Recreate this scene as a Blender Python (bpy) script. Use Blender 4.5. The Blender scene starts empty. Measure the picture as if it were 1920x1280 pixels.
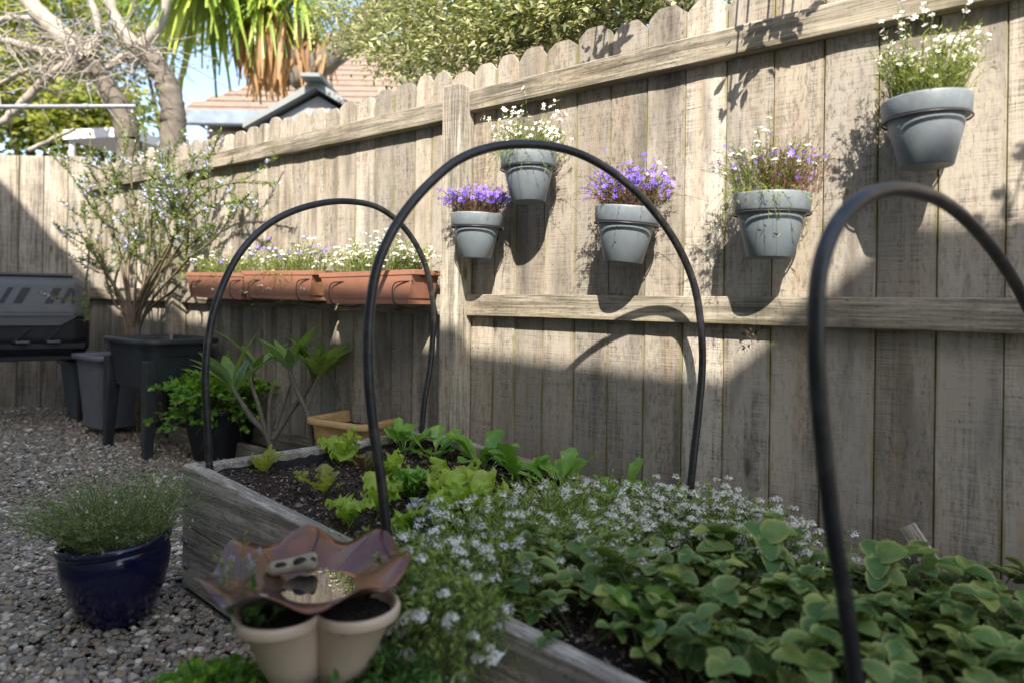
import bpy, math, random
import numpy as np
from mathutils import Vector, Matrix
random.seed(7); rng = np.random.default_rng(11)
R = math.radians
# ------------------------------------------------------------------ camera, world, sun
FPX, ROLL, CAMH = 1250.0, 0.014, 0.96
sc = bpy.context.scene
cam = bpy.data.objects.new('camera', bpy.data.cameras.new('camera')); sc.collection.objects.link(cam)
sc.camera = cam
cam.location = (0, 0, CAMH)
cam.matrix_world = Matrix.Translation((0, 0, CAMH)) @ Matrix((
    (math.cos(ROLL), -math.sin(ROLL), 0, 0), (0, 0, -1, 0), (math.sin(ROLL), math.cos(ROLL), 0, 0), (0, 0, 0, 1)))
cam.data.sensor_width = 36; cam.data.lens = 36 * FPX / 1920
cam.data.shift_y = -76 / 1920
cam.data.clip_start = 0.05; cam.data.clip_end = 500
cam.data.dof.use_dof = True; cam.data.dof.focus_distance = 2.55
cam.data.dof.aperture_fstop = cam.data.lens / 13.0
SUNV = Vector((-0.0555, -1.23, 1.15)).normalized()
world = bpy.data.worlds.new('World'); sc.world = world; world.use_nodes = True
wn = world.node_tree; wn.nodes.clear()
sky = wn.nodes.new('ShaderNodeTexSky'); sky.sky_type = 'NISHITA'; sky.sun_disc = False
sky.sun_elevation = math.asin(SUNV.z); sky.sun_rotation = math.atan2(SUNV.x, SUNV.y)
sky.air_density = 1.0; sky.dust_density = 1.2; sky.ozone_density = 1.0
bg = wn.nodes.new('ShaderNodeBackground'); bg.inputs[1].default_value = 0.14
wo = wn.nodes.new('ShaderNodeOutputWorld')
tint = wn.nodes.new('ShaderNodeMixRGB'); tint.blend_type = 'MULTIPLY'; tint.inputs[0].default_value = 1; tint.inputs[2].default_value = (1.07, 1.0, .92, 1)
wn.links.new(sky.outputs[0], tint.inputs[1]); wn.links.new(tint.outputs[0], bg.inputs[0]); wn.links.new(bg.outputs[0], wo.inputs[0])
sl = bpy.data.lights.new('sun', 'SUN'); sl.energy = 3.9; sl.angle = R(0.53); sl.color = (1.0, 0.91, 0.79)
so = bpy.data.objects.new('sun', sl); sc.collection.objects.link(so)
so.rotation_euler = SUNV.to_track_quat('Z', 'Y').to_euler(); so.location = (0, -5, 10)
sc.view_settings.view_transform = 'Standard'; sc.view_settings.look = 'None'
sc.view_settings.exposure = 1.5; sc.view_settings.gamma = 1.0
sc.render.engine = 'CYCLES'
sc.cycles.max_bounces = 6; sc.cycles.diffuse_bounces = 4; sc.cycles.transparent_max_bounces = 6
sc.cycles.use_denoising = True
# ------------------------------------------------------------------ survey helpers (metres)
D3 = np.array([.784, -.62, 0]); D3 /= np.linalg.norm(D3)      # along the fence, towards the camera's right
N3 = np.array([-.62, -.784, 0]); N3 /= np.linalg.norm(N3)     # out of the fence, towards the garden
P0 = np.array([-.198, 2.976, 0]); C0 = np.array([0, 0, CAMH])
YAW = math.atan2(D3[1], D3[0])
def ray(px, py):
    u = px - 960; v = 564 - py
    return np.array([u*math.cos(ROLL) - v*math.sin(ROLL), FPX, u*math.sin(ROLL) + v*math.cos(ROLL)]) / FPX
def FP(px, py, out=0.0):
    r = ray(px, py); return C0 + r * (((P0 + N3*out - C0) @ N3) / (r @ N3))
def G(px, py, z=0.0):
    r = ray(px, py); return C0 + r * ((z - CAMH) / r[2])
def DY(px, py, y): return C0 + ray(px, py) * y
def VP(px, py, a, b):
    a = np.array(a); b = np.array(b); n = np.cross((b - a) * [1, 1, 0], [0, 0, 1.]); r = ray(px, py)
    return C0 + r * (((a - C0) @ n) / (r @ n))
def FL(t, out, z): return P0 + D3*t + N3*out + np.array([0, 0, z])
def floc(P): return ((P-P0) @ D3, (P-P0) @ N3, P[2])
BO = np.array([-1.0905, 2.225, .40]); BS = 0.08               # bed corner and its fall along the bed
BX = np.array([D3[0], D3[1], -BS]); BY = -N3
def BP(px, py, dz=0.0):
    n = np.cross(BX, BY); n /= np.linalg.norm(n); o = BO + np.array([0, 0, dz]); r = ray(px, py)
    return C0 + r * (((o - C0) @ n) / (r @ n))
def BL(x, y, dz=0.0): return BO + BX*x + BY*y + np.array([0, 0, dz])
def bloc(P): q = (P-BO); return (q @ D3, q @ BY)
def gz(x, y):
    t = (np.array(x)+1.09)*D3[0] + (np.array(y)-2.225)*D3[1]
    return -0.08*np.clip(t, 0, 6)
# ------------------------------------------------------------------ materials
class NT:
    def __init__(s, name):
        s.m = bpy.data.materials.new(name); s.m.use_nodes = True; s.t = s.m.node_tree; s.t.nodes.clear()
        s.out = s.t.nodes.new('ShaderNodeOutputMaterial')
    def n(s, typ, ins=None, **props):
        nd = s.t.nodes.new('ShaderNode' + typ)
        for k, v in props.items(): setattr(nd, k, v)
        for k, v in (ins or {}).items():
            if isinstance(v, bpy.types.NodeSocket): s.t.links.new(v, nd.inputs[k])
            elif v is not None: nd.inputs[k].default_value = v
        return nd
    def math(s, op, a, b=0.0, c=0.0, clamp=False): return s.n('Math', {0: a, 1: b, 2: c}, operation=op, use_clamp=clamp).outputs[0]
    def mix(s, f, a, b, bt='MIX'):
        nd = s.n('MixRGB', {0: f, 1: a, 2: b}, blend_type=bt); return nd.outputs[0]
    def ramp(s, f, stops, interp='LINEAR'):
        nd = s.n('ValToRGB', {0: f}); cr = nd.color_ramp; cr.interpolation = interp
        while len(cr.elements) < len(stops): cr.elements.new(0.5)
        for e, (p, c) in zip(cr.elements, stops): e.position = p; e.color = c if len(c) == 4 else (*c, 1)
        return nd.outputs[0]
    def noise(s, vec, scale, detail=4, rough=.55, dist=0.0):
        return s.n('TexNoise', {'Vector': vec, 'Scale': scale, 'Detail': detail, 'Roughness': rough, 'Distortion': dist}).outputs[0]
    def obj(s): return s.n('TexCoord').outputs['Object']
    def rnd(s): return s.n('NewGeometry').outputs['Random Per Island']
    def map(s, v, sc): return s.n('Mapping', {'Vector': v, 'Scale': sc}).outputs[0]
    def bump(s, h, strength=.4, dist=.002): return s.n('Bump', {'Height': h, 'Strength': strength, 'Distance': dist}).outputs[0]
    def pbr(s, col, rough=.7, bump=None, **kw):
        ins = {'Base Color': col, 'Roughness': rough}
        if bump is not None: ins['Normal'] = bump
        for k, v in kw.items(): ins[k.replace('_', ' ')] = v
        p = s.n('BsdfPrincipled', ins); s.t.links.new(p.outputs[0], s.out.inputs[0]); return s.m
def c4(c): return (c[0], c[1], c[2], 1)
def sc3(c, k): return (c[0]*k, c[1]*k, c[2]*k, 1)
def wood(name, base, axis='z', algae=.5, dark=.4, cracks=.5, vary=.35, saw=.5, grime=.3):
    t = NT(name); o = t.obj(); r = t.rnd()
    off = t.n('CombineXYZ', {0: t.math('MULTIPLY', r, 37), 1: t.math('MULTIPLY', r, 91), 2: t.math('MULTIPLY', r, 53)}).outputs[0]
    v = t.n('VectorMath', {0: o, 1: off}, operation='ADD').outputs[0]
    def st(a, b): return (a, a, b) if axis == 'z' else ((b, a, a) if axis == 'x' else (a, b, a))
    g1 = t.noise(t.map(v, st(26, 1.1)), 1, 9, .68, .5)
    g2 = t.noise(t.map(v, st(150, 5)), 1, 6, .75)
    bl = t.noise(v, 3.1, 5, .6)
    bl2 = t.noise(t.map(v, st(9, 1.6)), 1, 4, .6)
    sw = t.noise(t.map(v, st(7, 210)), 1, 3, .6)
    sp = t.noise(t.map(v, st(170, 42)), 1, 2, .5)
    s1 = t.math('ADD', t.math('MULTIPLY', g1, .42), t.math('MULTIPLY', g2, .42))
    s1 = t.math('ADD', s1, t.math('MULTIPLY', bl, .26))
    s1 = t.math('ADD', s1, t.math('MULTIPLY', sw, .17*saw*2))
    col = t.ramp(s1, [(.47+.05*saw, sc3(base, dark)), (.54+.05*saw, sc3(base, .55)), (.595+.05*saw, c4(base)), (.675+.05*saw, sc3(base, 1.5))])
    # individual boards: lighter, greyer or browner
    br = t.math('ADD', 1 - vary/2, t.math('MULTIPLY', r, vary))
    col = t.mix(1, col, t.n('CombineColor', {0: br, 1: br, 2: br}).outputs[0], 'MULTIPLY')
    warm = t.math('FRACT', t.math('MULTIPLY', r, 17.3))
    col = t.mix(t.math('MULTIPLY', warm, .22), col, t.mix(1, col, (1.12, .93, .72, 1), 'MULTIPLY'))
    # grime patches running with the grain
    gm = t.ramp(bl2, [(.5, (0, 0, 0)), (.72, (1, 1, 1))])
    col = t.mix(t.math('MULTIPLY', gm, grime), col, sc3(base, .38))
    mo = t.noise(t.map(v, st(95, 30)), 1, 5, .75)
    mo = t.math('MULTIPLY', t.ramp(mo, [(.5, (0, 0, 0)), (.62, (1, 1, 1))]), t.ramp(t.noise(v, 2.3, 3), [(.35, (.1, .1, .1)), (.65, (1, 1, 1))]))
    col = t.mix(t.math('MULTIPLY', mo, .62), col, sc3(base, .25))
    br_ = t.ramp(t.noise(t.map(v, st(13, 1.0)), 1, 4, .6), [(.5, (0, 0, 0)), (.66, (1, 1, 1))])
    col = t.mix(t.math('MULTIPLY', br_, .38), col, t.mix(1, col, (.78, .60, .42, 1), 'MULTIPLY'))
    # pin-knots and black flecks
    fl = t.ramp(sp, [(.66, (0, 0, 0)), (.71, (1, 1, 1))])
    col = t.mix(t.math('MULTIPLY', fl, cracks), col, (.05, .042, .035, 1))
    # knots
    vo = t.n('TexVoronoi', {'Vector': t.map(v, st(6.5, 2.1)), 'Scale': 1.0}).outputs[0]
    kn = t.ramp(vo, [(.05, (1, 1, 1)), (.085, (.25, .25, .25)), (.14, (0, 0, 0))])
    col = t.mix(t.math('MULTIPLY', kn, .8), col, sc3((base[0], base[1]*.8, base[2]*.6), .3))
    if algae > 0:
        ed = t.n('Attribute', attribute_name='edge').outputs['Fac']
        a = t.math('MULTIPLY', ed, t.ramp(t.noise(o, 4.5, 4, .6), [(.38, (0, 0, 0)), (.62, (1, 1, 1))]))
        a2 = t.ramp(t.noise(t.map(o, (5, 5, 2.2)), 1, 5, .65), [(.6, (0, 0, 0)), (.78, (1, 1, 1))])
        a = t.math('MULTIPLY', t.math('ADD', a, t.math('MULTIPLY', a2, .45), clamp=True), algae)
        col = t.mix(a, col, t.mix(g2, (.10, .085, .03, 1), (.27, .245, .10, 1)))
    h = t.math('ADD', t.math('MULTIPLY', g2, .8), t.math('MULTIPLY', sw, .6*saw))
    h = t.math('SUBTRACT', h, t.math('MULTIPLY', fl, .6))
    return t.pbr(col, .88, t.bump(h, .55, .003), Specular_IOR_Level=.25)
def leafmat(name, stops, trans=.35, rough=.45, spec=.4, veins=False, edge=None, sheen=0):
    t = NT(name); r = t.rnd()
    stops = [(i/(max(1, len(stops)-1)), c) for i, c in enumerate(stops)]
    col = t.ramp(r, stops)
    nz = t.noise(t.obj(), 45, 3)
    col = t.mix(.5, col, t.mix(1, col, t.ramp(nz, [(.3, (.55, .6, .5)), (.7, (1.35, 1.3, 1.25))]), 'MULTIPLY'))
    if edge is not None:
        e = t.n('Attribute', attribute_name='edge').outputs['Fac']
        col = t.mix(t.math('MULTIPLY', e, edge[1]), col, c4(edge[0]))
    p = t.n('BsdfPrincipled', {'Base Color': col, 'Roughness': rough, 'Specular IOR Level': spec,
                               'Normal': t.bump(t.noise(t.obj(), 160, 2), .25, .001)})
    tr = t.n('BsdfTranslucent', {'Color': t.mix(1, col, (1.25, 1.3, .6, 1), 'MULTIPLY')})
    mx = t.n('MixShader', {0: trans, 1: p.outputs[0], 2: tr.outputs[0]})
    t.t.links.new(mx.outputs[0], t.out.inputs[0]); return t.m
def plain(name, col, rough=.5, var=.25, scale=12, bump=.15, metallic=0, spec=.5, coat=0, dirt=None):
    t = NT(name); o = t.obj(); nz = t.noise(o, scale, 6, .65)
    cc = t.ramp(nz, [(.3, sc3(col, 1-var)), (.7, sc3(col, 1+var*.6))])
    if dirt is not None:
        dn = t.ramp(t.noise(o, scale*.35, 6, .7), [(.5, (0, 0, 0)), (.68, (1, 1, 1))])
        cc = t.mix(t.math('MULTIPLY', dn, dirt[1]), cc, c4(dirt[0]))
    rr = t.math('ADD', rough - .08, t.math('MULTIPLY', nz, .16))
    return t.pbr(cc, rr, t.bump(t.noise(o, scale*9, 3), bump, .002), Metallic=metallic, Specular_IOR_Level=spec, Coat_Weight=coat, Coat_Roughness=.08)
M = {}
M['paling'] = wood('weathered_paling', (.262, .243, .212), 'z', algae=.8, dark=.12, grime=.8, vary=.62, saw=1.1)
M['rail'] = wood('weathered_rail', (.30, .27, .22), 'x', algae=.5, dark=.2, saw=.15, cracks=.6)
M['post'] = wood('weathered_post', (.35, .32, .265), 'z', algae=.7, dark=.25, saw=.3)
M['bedwood'] = wood('bed_timber', (.48, .435, .365), 'x', algae=.12, dark=.5, saw=.12, cracks=.8, grime=.25, vary=.15)
M['backpaling'] = wood('back_paling', (.33, .305, .26), 'z', algae=.5, dark=.25)
M['steel_bolt'] = plain('galvanised_bolt', (.22, .23, .26), .45, metallic=.8)
M['pipe'] = plain('black_polythene_pipe', (.018, .018, .021), .36, var=.3, scale=60, spec=.55, dirt=((.10, .095, .085), .5))
M['greypot'] = plain('grey_painted_clay', (.165, .195, .22), .45, var=.12, scale=18, bump=.12, dirt=((.30, .32, .31), .5))
M['ring'] = plain('black_wire', (.03, .03, .032), .4)
M['terracotta'] = plain('terracotta_plastic', (.33, .15, .095), .55, var=.18, scale=9, dirt=((.36, .20, .14), .45))
M['blackplastic'] = plain('black_plastic', (.028, .034, .038), .5, var=.3, scale=8, dirt=((.13, .13, .125), .35))
M['greyplastic'] = plain('dark_grey_plastic', (.17, .18, .21), .5, var=.2, scale=8)
M['tealplastic'] = plain('dark_slate_plastic', (.09, .12, .14), .5, var=.2)
M['tumblergrey'] = plain('tumbler_grey', (.115, .12, .125), .55, var=.15, scale=7, dirt=((.2, .19, .17), .3))
M['tumblerblack'] = plain('tumbler_black', (.018, .018, .024), .55, var=.3)
M['rust'] = plain('rusty_steel', (.05, .03, .02), .75, var=.4, scale=20)
M['galv'] = plain('galvanised_pipe', (.42, .44, .47), .4, metallic=.5, scale=30)
M['tanplastic'] = plain('tan_plastic', (.62, .47, .345), .4, var=.06, scale=6, bump=.05, dirt=((.4, .27, .19), .25))
M['yellowclay'] = plain('ochre_clay', (.62, .40, .17), .8, var=.3, scale=16, bump=.35, dirt=((.62, .46, .25), .5))
M['cobalt'] = plain('cobalt_glaze', (.004, .005, .042), .16, var=.3, scale=4, bump=.02, spec=.5, coat=.4)
M['liner'] = plain('black_liner', (.008, .008, .009), .6, spec=.25)
M['pumice'] = plain('driftwood_stone', (.34, .28, .19), .85, var=.4, scale=30, bump=.6)
M['bark'] = plain('grey_bark', (.15, .13, .105), .9, var=.5, scale=10, bump=.8, dirt=((.13, .105, .08), .6))
M['palebark'] = plain('pale_lichened_bark', (.36, .325, .275), .9, var=.35, scale=9, bump=.7, dirt=((.22, .18, .14), .5))
M['frangibark'] = plain('frangipani_bark', (.17, .15, .115), .8, var=.35, scale=40, bump=.5)
M['twig'] = plain('brown_twig', (.20, .145, .10), .85, var=.4, scale=20)
M['stem'] = plain('green_stem', (.12, .16, .045), .7, var=.3)
M['redstem'] = plain('reddish_stem', (.16, .075, .05), .7, var=.3)
M['wallgrey'] = plain('grey_cladding', (.27, .29, .33), .6, var=.08, scale=3)
M['fasciagrey'] = plain('grey_fascia', (.22, .245, .25), .5, var=.12, scale=4)
M['gutter'] = plain('blue_grey_gutter', (.20, .25, .31), .5, var=.25, scale=6)
M['white'] = plain('white_paint', (.72, .74, .78), .5, var=.06, scale=3)
M['render'] = plain('cream_render', (.45, .41, .35), .8, var=.06, scale=5)
M['whitepetal'] = plain('white_petal', (.84, .82, .76), .6, var=.08, scale=30)
M['blackleaf'] = plain('dead_leaf', (.09, .055, .03), .8)
t = NT('violet_petal'); M['violet'] = t.pbr(t.ramp(t.rnd(), [(0, (.12, .06, .50)), (.5, (.17, .10, .68)), (1, (.30, .17, .75))]), .55)
t = NT('pale_blue_petal'); M['paleblue'] = t.pbr(t.ramp(t.rnd(), [(0, (.38, .40, .72)), (1, (.62, .62, .85))]), .6)
t = NT('yellow_eye'); M['yellow'] = t.pbr((.75, .5, .06, 1), .6)
M['lf_lobelia'] = leafmat('lobelia_leaf', [(.13, .15, .05), (.18, .19, .06), (.17, .08, .05), (.24, .11, .08)], .3)
M['lf_bright'] = leafmat('bright_leaf', [(.17, .24, .04), (.30, .36, .08), (.40, .42, .13)], .4)
M['lf_alyssum'] = leafmat('alyssum_leaf', [(.17, .27, .05), (.30, .42, .08), (.44, .53, .20)], .35)
M['lf_straw'] = leafmat('strawberry_leaf', [(.05, .12, .03), (.09, .19, .055), (.16, .25, .065), (.065, .15, .05), (.26, .32, .08), (.075, .17, .045)], .15, .5, .35, edge=((.42, .44, .15), .7))
M['lf_strawyoung'] = leafmat('young_strawberry_leaf', [(.12, .25, .03), (.17, .32, .05)], .3)
M['lf_lettuce'] = leafmat('lettuce_leaf', [(.33, .48, .07), (.42, .58, .10), (.52, .62, .15)], .45, .35)
M['lf_oak'] = leafmat('oakleaf_lettuce_leaf', [(.30, .34, .06), (.46, .50, .08), (.34, .36, .09), (.22, .17, .09)], .4, .38)
M['lf_red'] = leafmat('red_lettuce_leaf', [(.12, .05, .035), (.17, .12, .05), (.20, .22, .06)], .3)
M['lf_spinach'] = leafmat('spinach_leaf', [(.14, .33, .05), (.22, .43, .07), (.30, .50, .10)], .35, .28, .5)
M['lf_thyme'] = leafmat('thyme_leaf', [(.19, .26, .10), (.33, .40, .16), (.48, .52, .25)], .3)
M['lf_rosemary'] = leafmat('rosemary_leaf', [(.10, .16, .04), (.18, .26, .06), (.28, .36, .12)], .3)
M['lf_parsley'] = leafmat('parsley_leaf', [(.06, .22, .04), (.11, .33, .05), (.30, .48, .05), (.42, .55, .07)], .35)
M['lf_frangi'] = leafmat('frangipani_leaf', [(.13, .25, .05), (.26, .37, .08), (.18, .31, .12)], .3, .32, .5)
M['lf_pitto'] = leafmat('pittosporum_leaf', [(.09, .12, .04), (.30, .32, .15), (.52, .51, .30), (.17, .20, .08), (.40, .40, .22)], .3, .4)
M['lf_yucca'] = leafmat('cordyline_leaf', [(.12, .22, .04), (.26, .36, .06), (.45, .50, .10)], .3, .35, .5)
M['lf_dead'] = leafmat('dead_cordyline_leaf', [(.34, .18, .08), (.48, .29, .14), (.27, .14, .07)], .3, .6)
M['lf_back'] = leafmat('background_leaf', [(.06, .10, .02), (.17, .21, .03), (.34, .34, .05), (.10, .14, .04)], .35)
M['lf_midgreen'] = leafmat('midgreen_leaf', [(.06, .14, .03), (.09, .20, .04), (.13, .25, .06)], .3)  # mid green leaves of the weeds and trailing plants
# pebbles
t = NT('river_pebble'); r_ = t.rnd()
pc = t.ramp(r_, [(0, (.10, .095, .09)), (.16, (.19, .175, .15)), (.3, (.13, .125, .12)), (.42, (.27, .235, .18)), (.55, (.20, .185, .165)),
                 (.66, (.25, .18, .12)), (.76, (.17, .17, .175)), (.88, (.36, .33, .28)), (.97, (.55, .53, .49))])
pc = t.mix(1, pc, t.mix(1, pc, t.ramp(t.noise(t.obj(), 130, 4), [(.3, (1.15, 1.06, .93)), (.7, (2.0, 1.85, 1.6))]), 'MULTIPLY'))
M['pebble'] = t.pbr(pc, .55, t.bump(t.noise(t.obj(), 400, 2), .3, .001))
t = NT('garden_earth'); g_ = t.noise(t.obj(), 60, 8, .7)
M['earth'] = t.pbr(t.ramp(g_, [(.35, (.05, .042, .032)), (.5, (.14, .125, .10)), (.62, (.24, .22, .19))]), .9, t.bump(g_, .8, .02))
t = NT('compost_soil'); g_ = t.noise(t.obj(), 110, 8, .75)
M['soil'] = t.pbr(t.ramp(g_, [(.35, (.018, .012, .008)), (.55, (.06, .042, .03)), (.68, (.15, .115, .085))]), .95, t.bump(g_, 1, .012))
t = NT('bark_chip'); M['chip'] = t.pbr(t.ramp(t.rnd(), [(0, (.025, .017, .012)), (.4, (.07, .046, .032)), (.75, (.15, .105, .075)), (1, (.42, .35, .28))]), .85)
t = NT('concrete_tile_roof'); o_ = t.obj()
w_ = t.n('TexWave', {'Vector': o_, 'Scale': 1.0}, wave_type='BANDS', bands_direction='Z', wave_profile='SAW').outputs[0]
bk = t.noise(o_, 6, 5)
M['tile'] = t.pbr(t.mix(.5, t.ramp(bk, [(.3, (.15, .11, .085)), (.7, (.29, .22, .17))]), (.22, .165, .13, 1)), .85, t.bump(bk, .4, .03))
# bowl: patches of copper, plum and slate round the bowl, divided by dark seams
t = NT('fluted_copper_glaze'); o_ = t.obj()
sx = t.n('SeparateXYZ', {0: o_}); ang = t.math('ARCTAN2', sx.outputs[1], sx.outputs[0])
f_ = t.math('FRACT', t.math('ADD', t.math('MULTIPLY', t.math('ADD', ang, t.math('MULTIPLY', t.noise(o_, 5, 2), .5)), 1.432), .3))
idx = t.math('FRACT', t.math('MULTIPLY', t.math('FLOOR', t.math('ADD', t.math('MULTIPLY', t.math('ADD', ang, t.math('MULTIPLY', t.noise(o_, 5, 2), .5)), 1.432), .3)), .377))
pc = t.ramp(idx, [(0, (.26, .10, .055)), (.25, (.13, .05, .05)), (.45, (.15, .11, .085)), (.65, (.24, .095, .05)), (.85, (.06, .06, .09))], 'CONSTANT')
pc = t.mix(.55, pc, t.ramp(t.noise(o_, 9, 5), [(.3, (.07, .03, .035)), (.55, (.18, .08, .05)), (.75, (.36, .17, .09))]))
seam = t.ramp(f_, [(0, (1, 1, 1)), (.035, (0, 0, 0)), (.965, (0, 0, 0)), (1, (1, 1, 1))])
pc = t.mix(seam, pc, (.03, .02, .03, 1))
M['copper'] = t.pbr(pc, .22, t.bump(t.noise(o_, 25, 3), .3, .004), Metallic=.5, Specular_IOR_Level=.5, Coat_Weight=.25, Coat_Roughness=.12)
t = NT('still_water'); M['water'] = t.pbr((.02, .015, .012, 1), .015, Metallic=0.0, IOR=1.6, Specular_IOR_Level=1.0, Coat_Weight=1.0, Coat_Roughness=.01)
# ------------------------------------------------------------------ mesh helpers
def mk(name, V, F, mat, parent=None, edge=None, smooth=True, M4=None, uvw=None):
    """V (n,3); F list of int arrays (m,k); mat material or list with per-array index tuples"""
    V = np.asarray(V, dtype=np.float64)
    if isinstance(F, np.ndarray): F = [F]
    F = [np.asarray(f) for f in F if len(f)]
    me = bpy.data.meshes.new(name)
    me.vertices.add(len(V)); me.vertices.foreach_set('co', V.astype(np.float32).ravel())
    loops = np.concatenate([f.ravel() for f in F]).astype(np.int32)
    tot = np.concatenate([np.full(len(f), f.shape[1]) for f in F]).astype(np.int32)
    st = np.concatenate([[0], np.cumsum(tot)[:-1]]).astype(np.int32)
    me.loops.add(len(loops)); me.loops.foreach_set('vertex_index', loops)
    me.polygons.add(len(tot)); me.polygons.foreach_set('loop_start', st)
    mats = mat if isinstance(mat, (list, tuple)) else [mat]
    for m_ in mats: me.materials.append(m_)
    if len(mats) > 1:
        mi = np.concatenate([np.full(len(f), min(i, len(mats)-1)) for i, f in enumerate(F)]).astype(np.int32)
        me.polygons.foreach_set('material_index', mi)
    me.update(calc_edges=True)
    me.polygons.foreach_set('use_smooth', np.full(len(tot), smooth, dtype=bool))
    if edge is not None:
        a = me.attributes.new('edge', 'FLOAT', 'POINT'); a.data.foreach_set('value', np.asarray(edge, dtype=np.float32))
    me.validate()
    o = bpy.data.objects.new(name, me); sc.collection.objects.link(o)
    if parent is not None: o.parent = parent
    if M4 is not None: o.matrix_local = M4
    return o
def tag(o, label=None, cat=None, group=None, kind=None):
    if label: o['label'] = label
    if cat: o['category'] = cat
    if group: o['group'] = group
    if kind: o['kind'] = kind
    return o
def empty(name, loc=(0, 0, 0), rz=0.0, rot=None):
    o = bpy.data.objects.new(name, None); sc.collection.objects.link(o)
    o.location = [float(q) for q in loc]; o.rotation_euler = rot if rot else (0, 0, rz); o.empty_display_size = .05; return o
def copy_tree(o, parent=None):
    c = o.copy(); sc.collection.objects.link(c); c.parent = parent
    for ch in list(o.children): copy_tree(ch, c)
    return c
class MB:
    def __init__(s): s.V = []; s.F = {3: [], 4: []}; s.P = []; s.E = []; s.n = 0
    def add(s, V, F, e=None):
        V = np.asarray(V, float); s.V.append(V)
        for f in F:
            f = np.asarray(f) + s.n
            if f.ndim == 1: f = f[None]
            s.F.setdefault(f.shape[1], []).append(f)
        s.E.append(np.zeros(len(V)) if e is None else np.asarray(e, float)); s.n += len(V)
    def box(s, c, size, bev=.003, T=None):
        """bevelled box"""
        x, y, z = [q/2 for q in size]; b = min(bev, x*.4, y*.4, z*.4); V = []; 
        for sx in (-1, 1):
            for sy in (-1, 1):
                for sz in (-1, 1):
                    V += [(sx*x, sy*(y-b), sz*(z-b)), (sx*(x-b), sy*y, sz*(z-b)), (sx*(x-b), sy*(y-b), sz*z)]
        V = np.array(V); I = lambda sx, sy, sz, k: ((sx*2+sy)*2+sz)*3+k
        F4 = []; F3 = []
        for a in (0, 1):
            F4.append([I(a,0,0,0), I(a,1,0,0), I(a,1,1,0), I(a,0,1,0)][::1 if a else -1])
            F4.append([I(0,a,0,1), I(0,a,1,1), I(1,a,1,1), I(1,a,0,1)][::1 if a else -1])
            F4.append([I(0,0,a,2), I(1,0,a,2), I(1,1,a,2), I(0,1,a,2)][::1 if a else -1])
            for b_ in (0, 1):
                F4.append([I(a,b_,0,0), I(a,b_,0,1), I(a,b_,1,1), I(a,b_,1,0)])
                F4.append([I(a,0,b_,0), I(a,0,b_,2), I(a,1,b_,2), I(a,1,b_,0)])
                F4.append([I(0,a,b_,1), I(0,a,b_,2), I(1,a,b_,2), I(1,a,b_,1)])
                for c_ in (0, 1): F3.append([I(a,b_,c_,0), I(a,b_,c_,1), I(a,b_,c_,2)])
        V = V + np.asarray(c)
        if T is not None: V = T(V)
        s.add(V, [np.array(F4), np.array(F3)])
    def build(s, name, mat, parent=None, smooth=False, edge=False, **k):
        F = [np.concatenate(v) for v in s.F.values() if v]
        if len(F) == 0: return None
        o = mk(name, np.concatenate(s.V), F, [mat], parent, np.concatenate(s.E) if edge else None, smooth, **k)
        fixn(o); return o
import bmesh
def fixn(o):
    bm = bmesh.new(); bm.from_mesh(o.data); bmesh.ops.recalc_face_normals(bm, faces=bm.faces); bm.to_mesh(o.data); bm.free()
def tubes(P, rad, k=5):
    """P (N,K,3) paths, rad (N,K) or (K,) -> V,F"""
    P = np.asarray(P, float)
    if P.ndim == 2: P = P[None]
    N, K, _ = P.shape; rad = np.broadcast_to(np.asarray(rad, float), (N, K))
    T = np.gradient(P, axis=1); T /= np.linalg.norm(T, axis=2, keepdims=True) + 1e-9
    ref = np.where(np.abs(T[..., 2:3]) > .9, np.array([1., 0, 0]), np.array([0, 0, 1.]))
    A = np.cross(T, ref); 
    for i in range(1, K):
        a = A[:, i-1] - (A[:, i-1]*T[:, i]).sum(-1, keepdims=True)*T[:, i]; A[:, i] = a
    A /= np.linalg.norm(A, axis=2, keepdims=True) + 1e-9; Bn = np.cross(T, A)
    th = np.arange(k)/k*2*np.pi
    V = P[:, :, None] + rad[:, :, None, None]*(np.cos(th)[:, None]*A[:, :, None] + np.sin(th)[:, None]*Bn[:, :, None])
    idx = np.arange(N*K*k).reshape(N, K, k)
    q = np.stack([idx[:, :-1], np.roll(idx, -1, 2)[:, :-1], np.roll(idx, -1, 2)[:, 1:], idx[:, 1:]], -1).reshape(-1, 4)
    return V.reshape(-1, 3), q
def crom(P, n=8):
    P = np.asarray(P, float); Q = np.vstack([2*P[0]-P[1], P, 2*P[-1]-P[-2]]); out = []
    for i in range(1, len(Q)-2):
        for j in range(n):
            t = j/n; a, b, c, d = Q[i-1:i+3]
            out.append(.5*((2*b)+(-a+c)*t+(2*a-5*b+4*c-d)*t*t+(-a+3*b-3*c+d)*t**3))
    out.append(P[-1]); return np.array(out)
def inst(tV, tF, Rm, pos, scale=None):
    """template instanced N times; Rm (N,3,3) columns are local axes"""
    tV = np.asarray(tV, float); N = len(pos)
    if scale is not None: Rm = Rm*np.asarray(scale).reshape(-1, 1, 1)
    V = np.einsum('nij,vj->nvi', Rm, tV) + np.asarray(pos)[:, None]
    Fs = [(np.asarray(f)[None] + (np.arange(N)*len(tV))[:, None, None]).reshape(-1, np.asarray(f).shape[1]) for f in (tF if isinstance(tF, list) else [tF])]
    return V.reshape(-1, 3), Fs
def nrm(a): return a/(np.linalg.norm(a, axis=-1, keepdims=True) + 1e-9)
def frames(x, up):
    """rotation matrices with local X along x and Z near up"""
    x = nrm(x); y = nrm(np.cross(up, x)); z = np.cross(x, y); return np.stack([x, y, z], -1)
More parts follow.
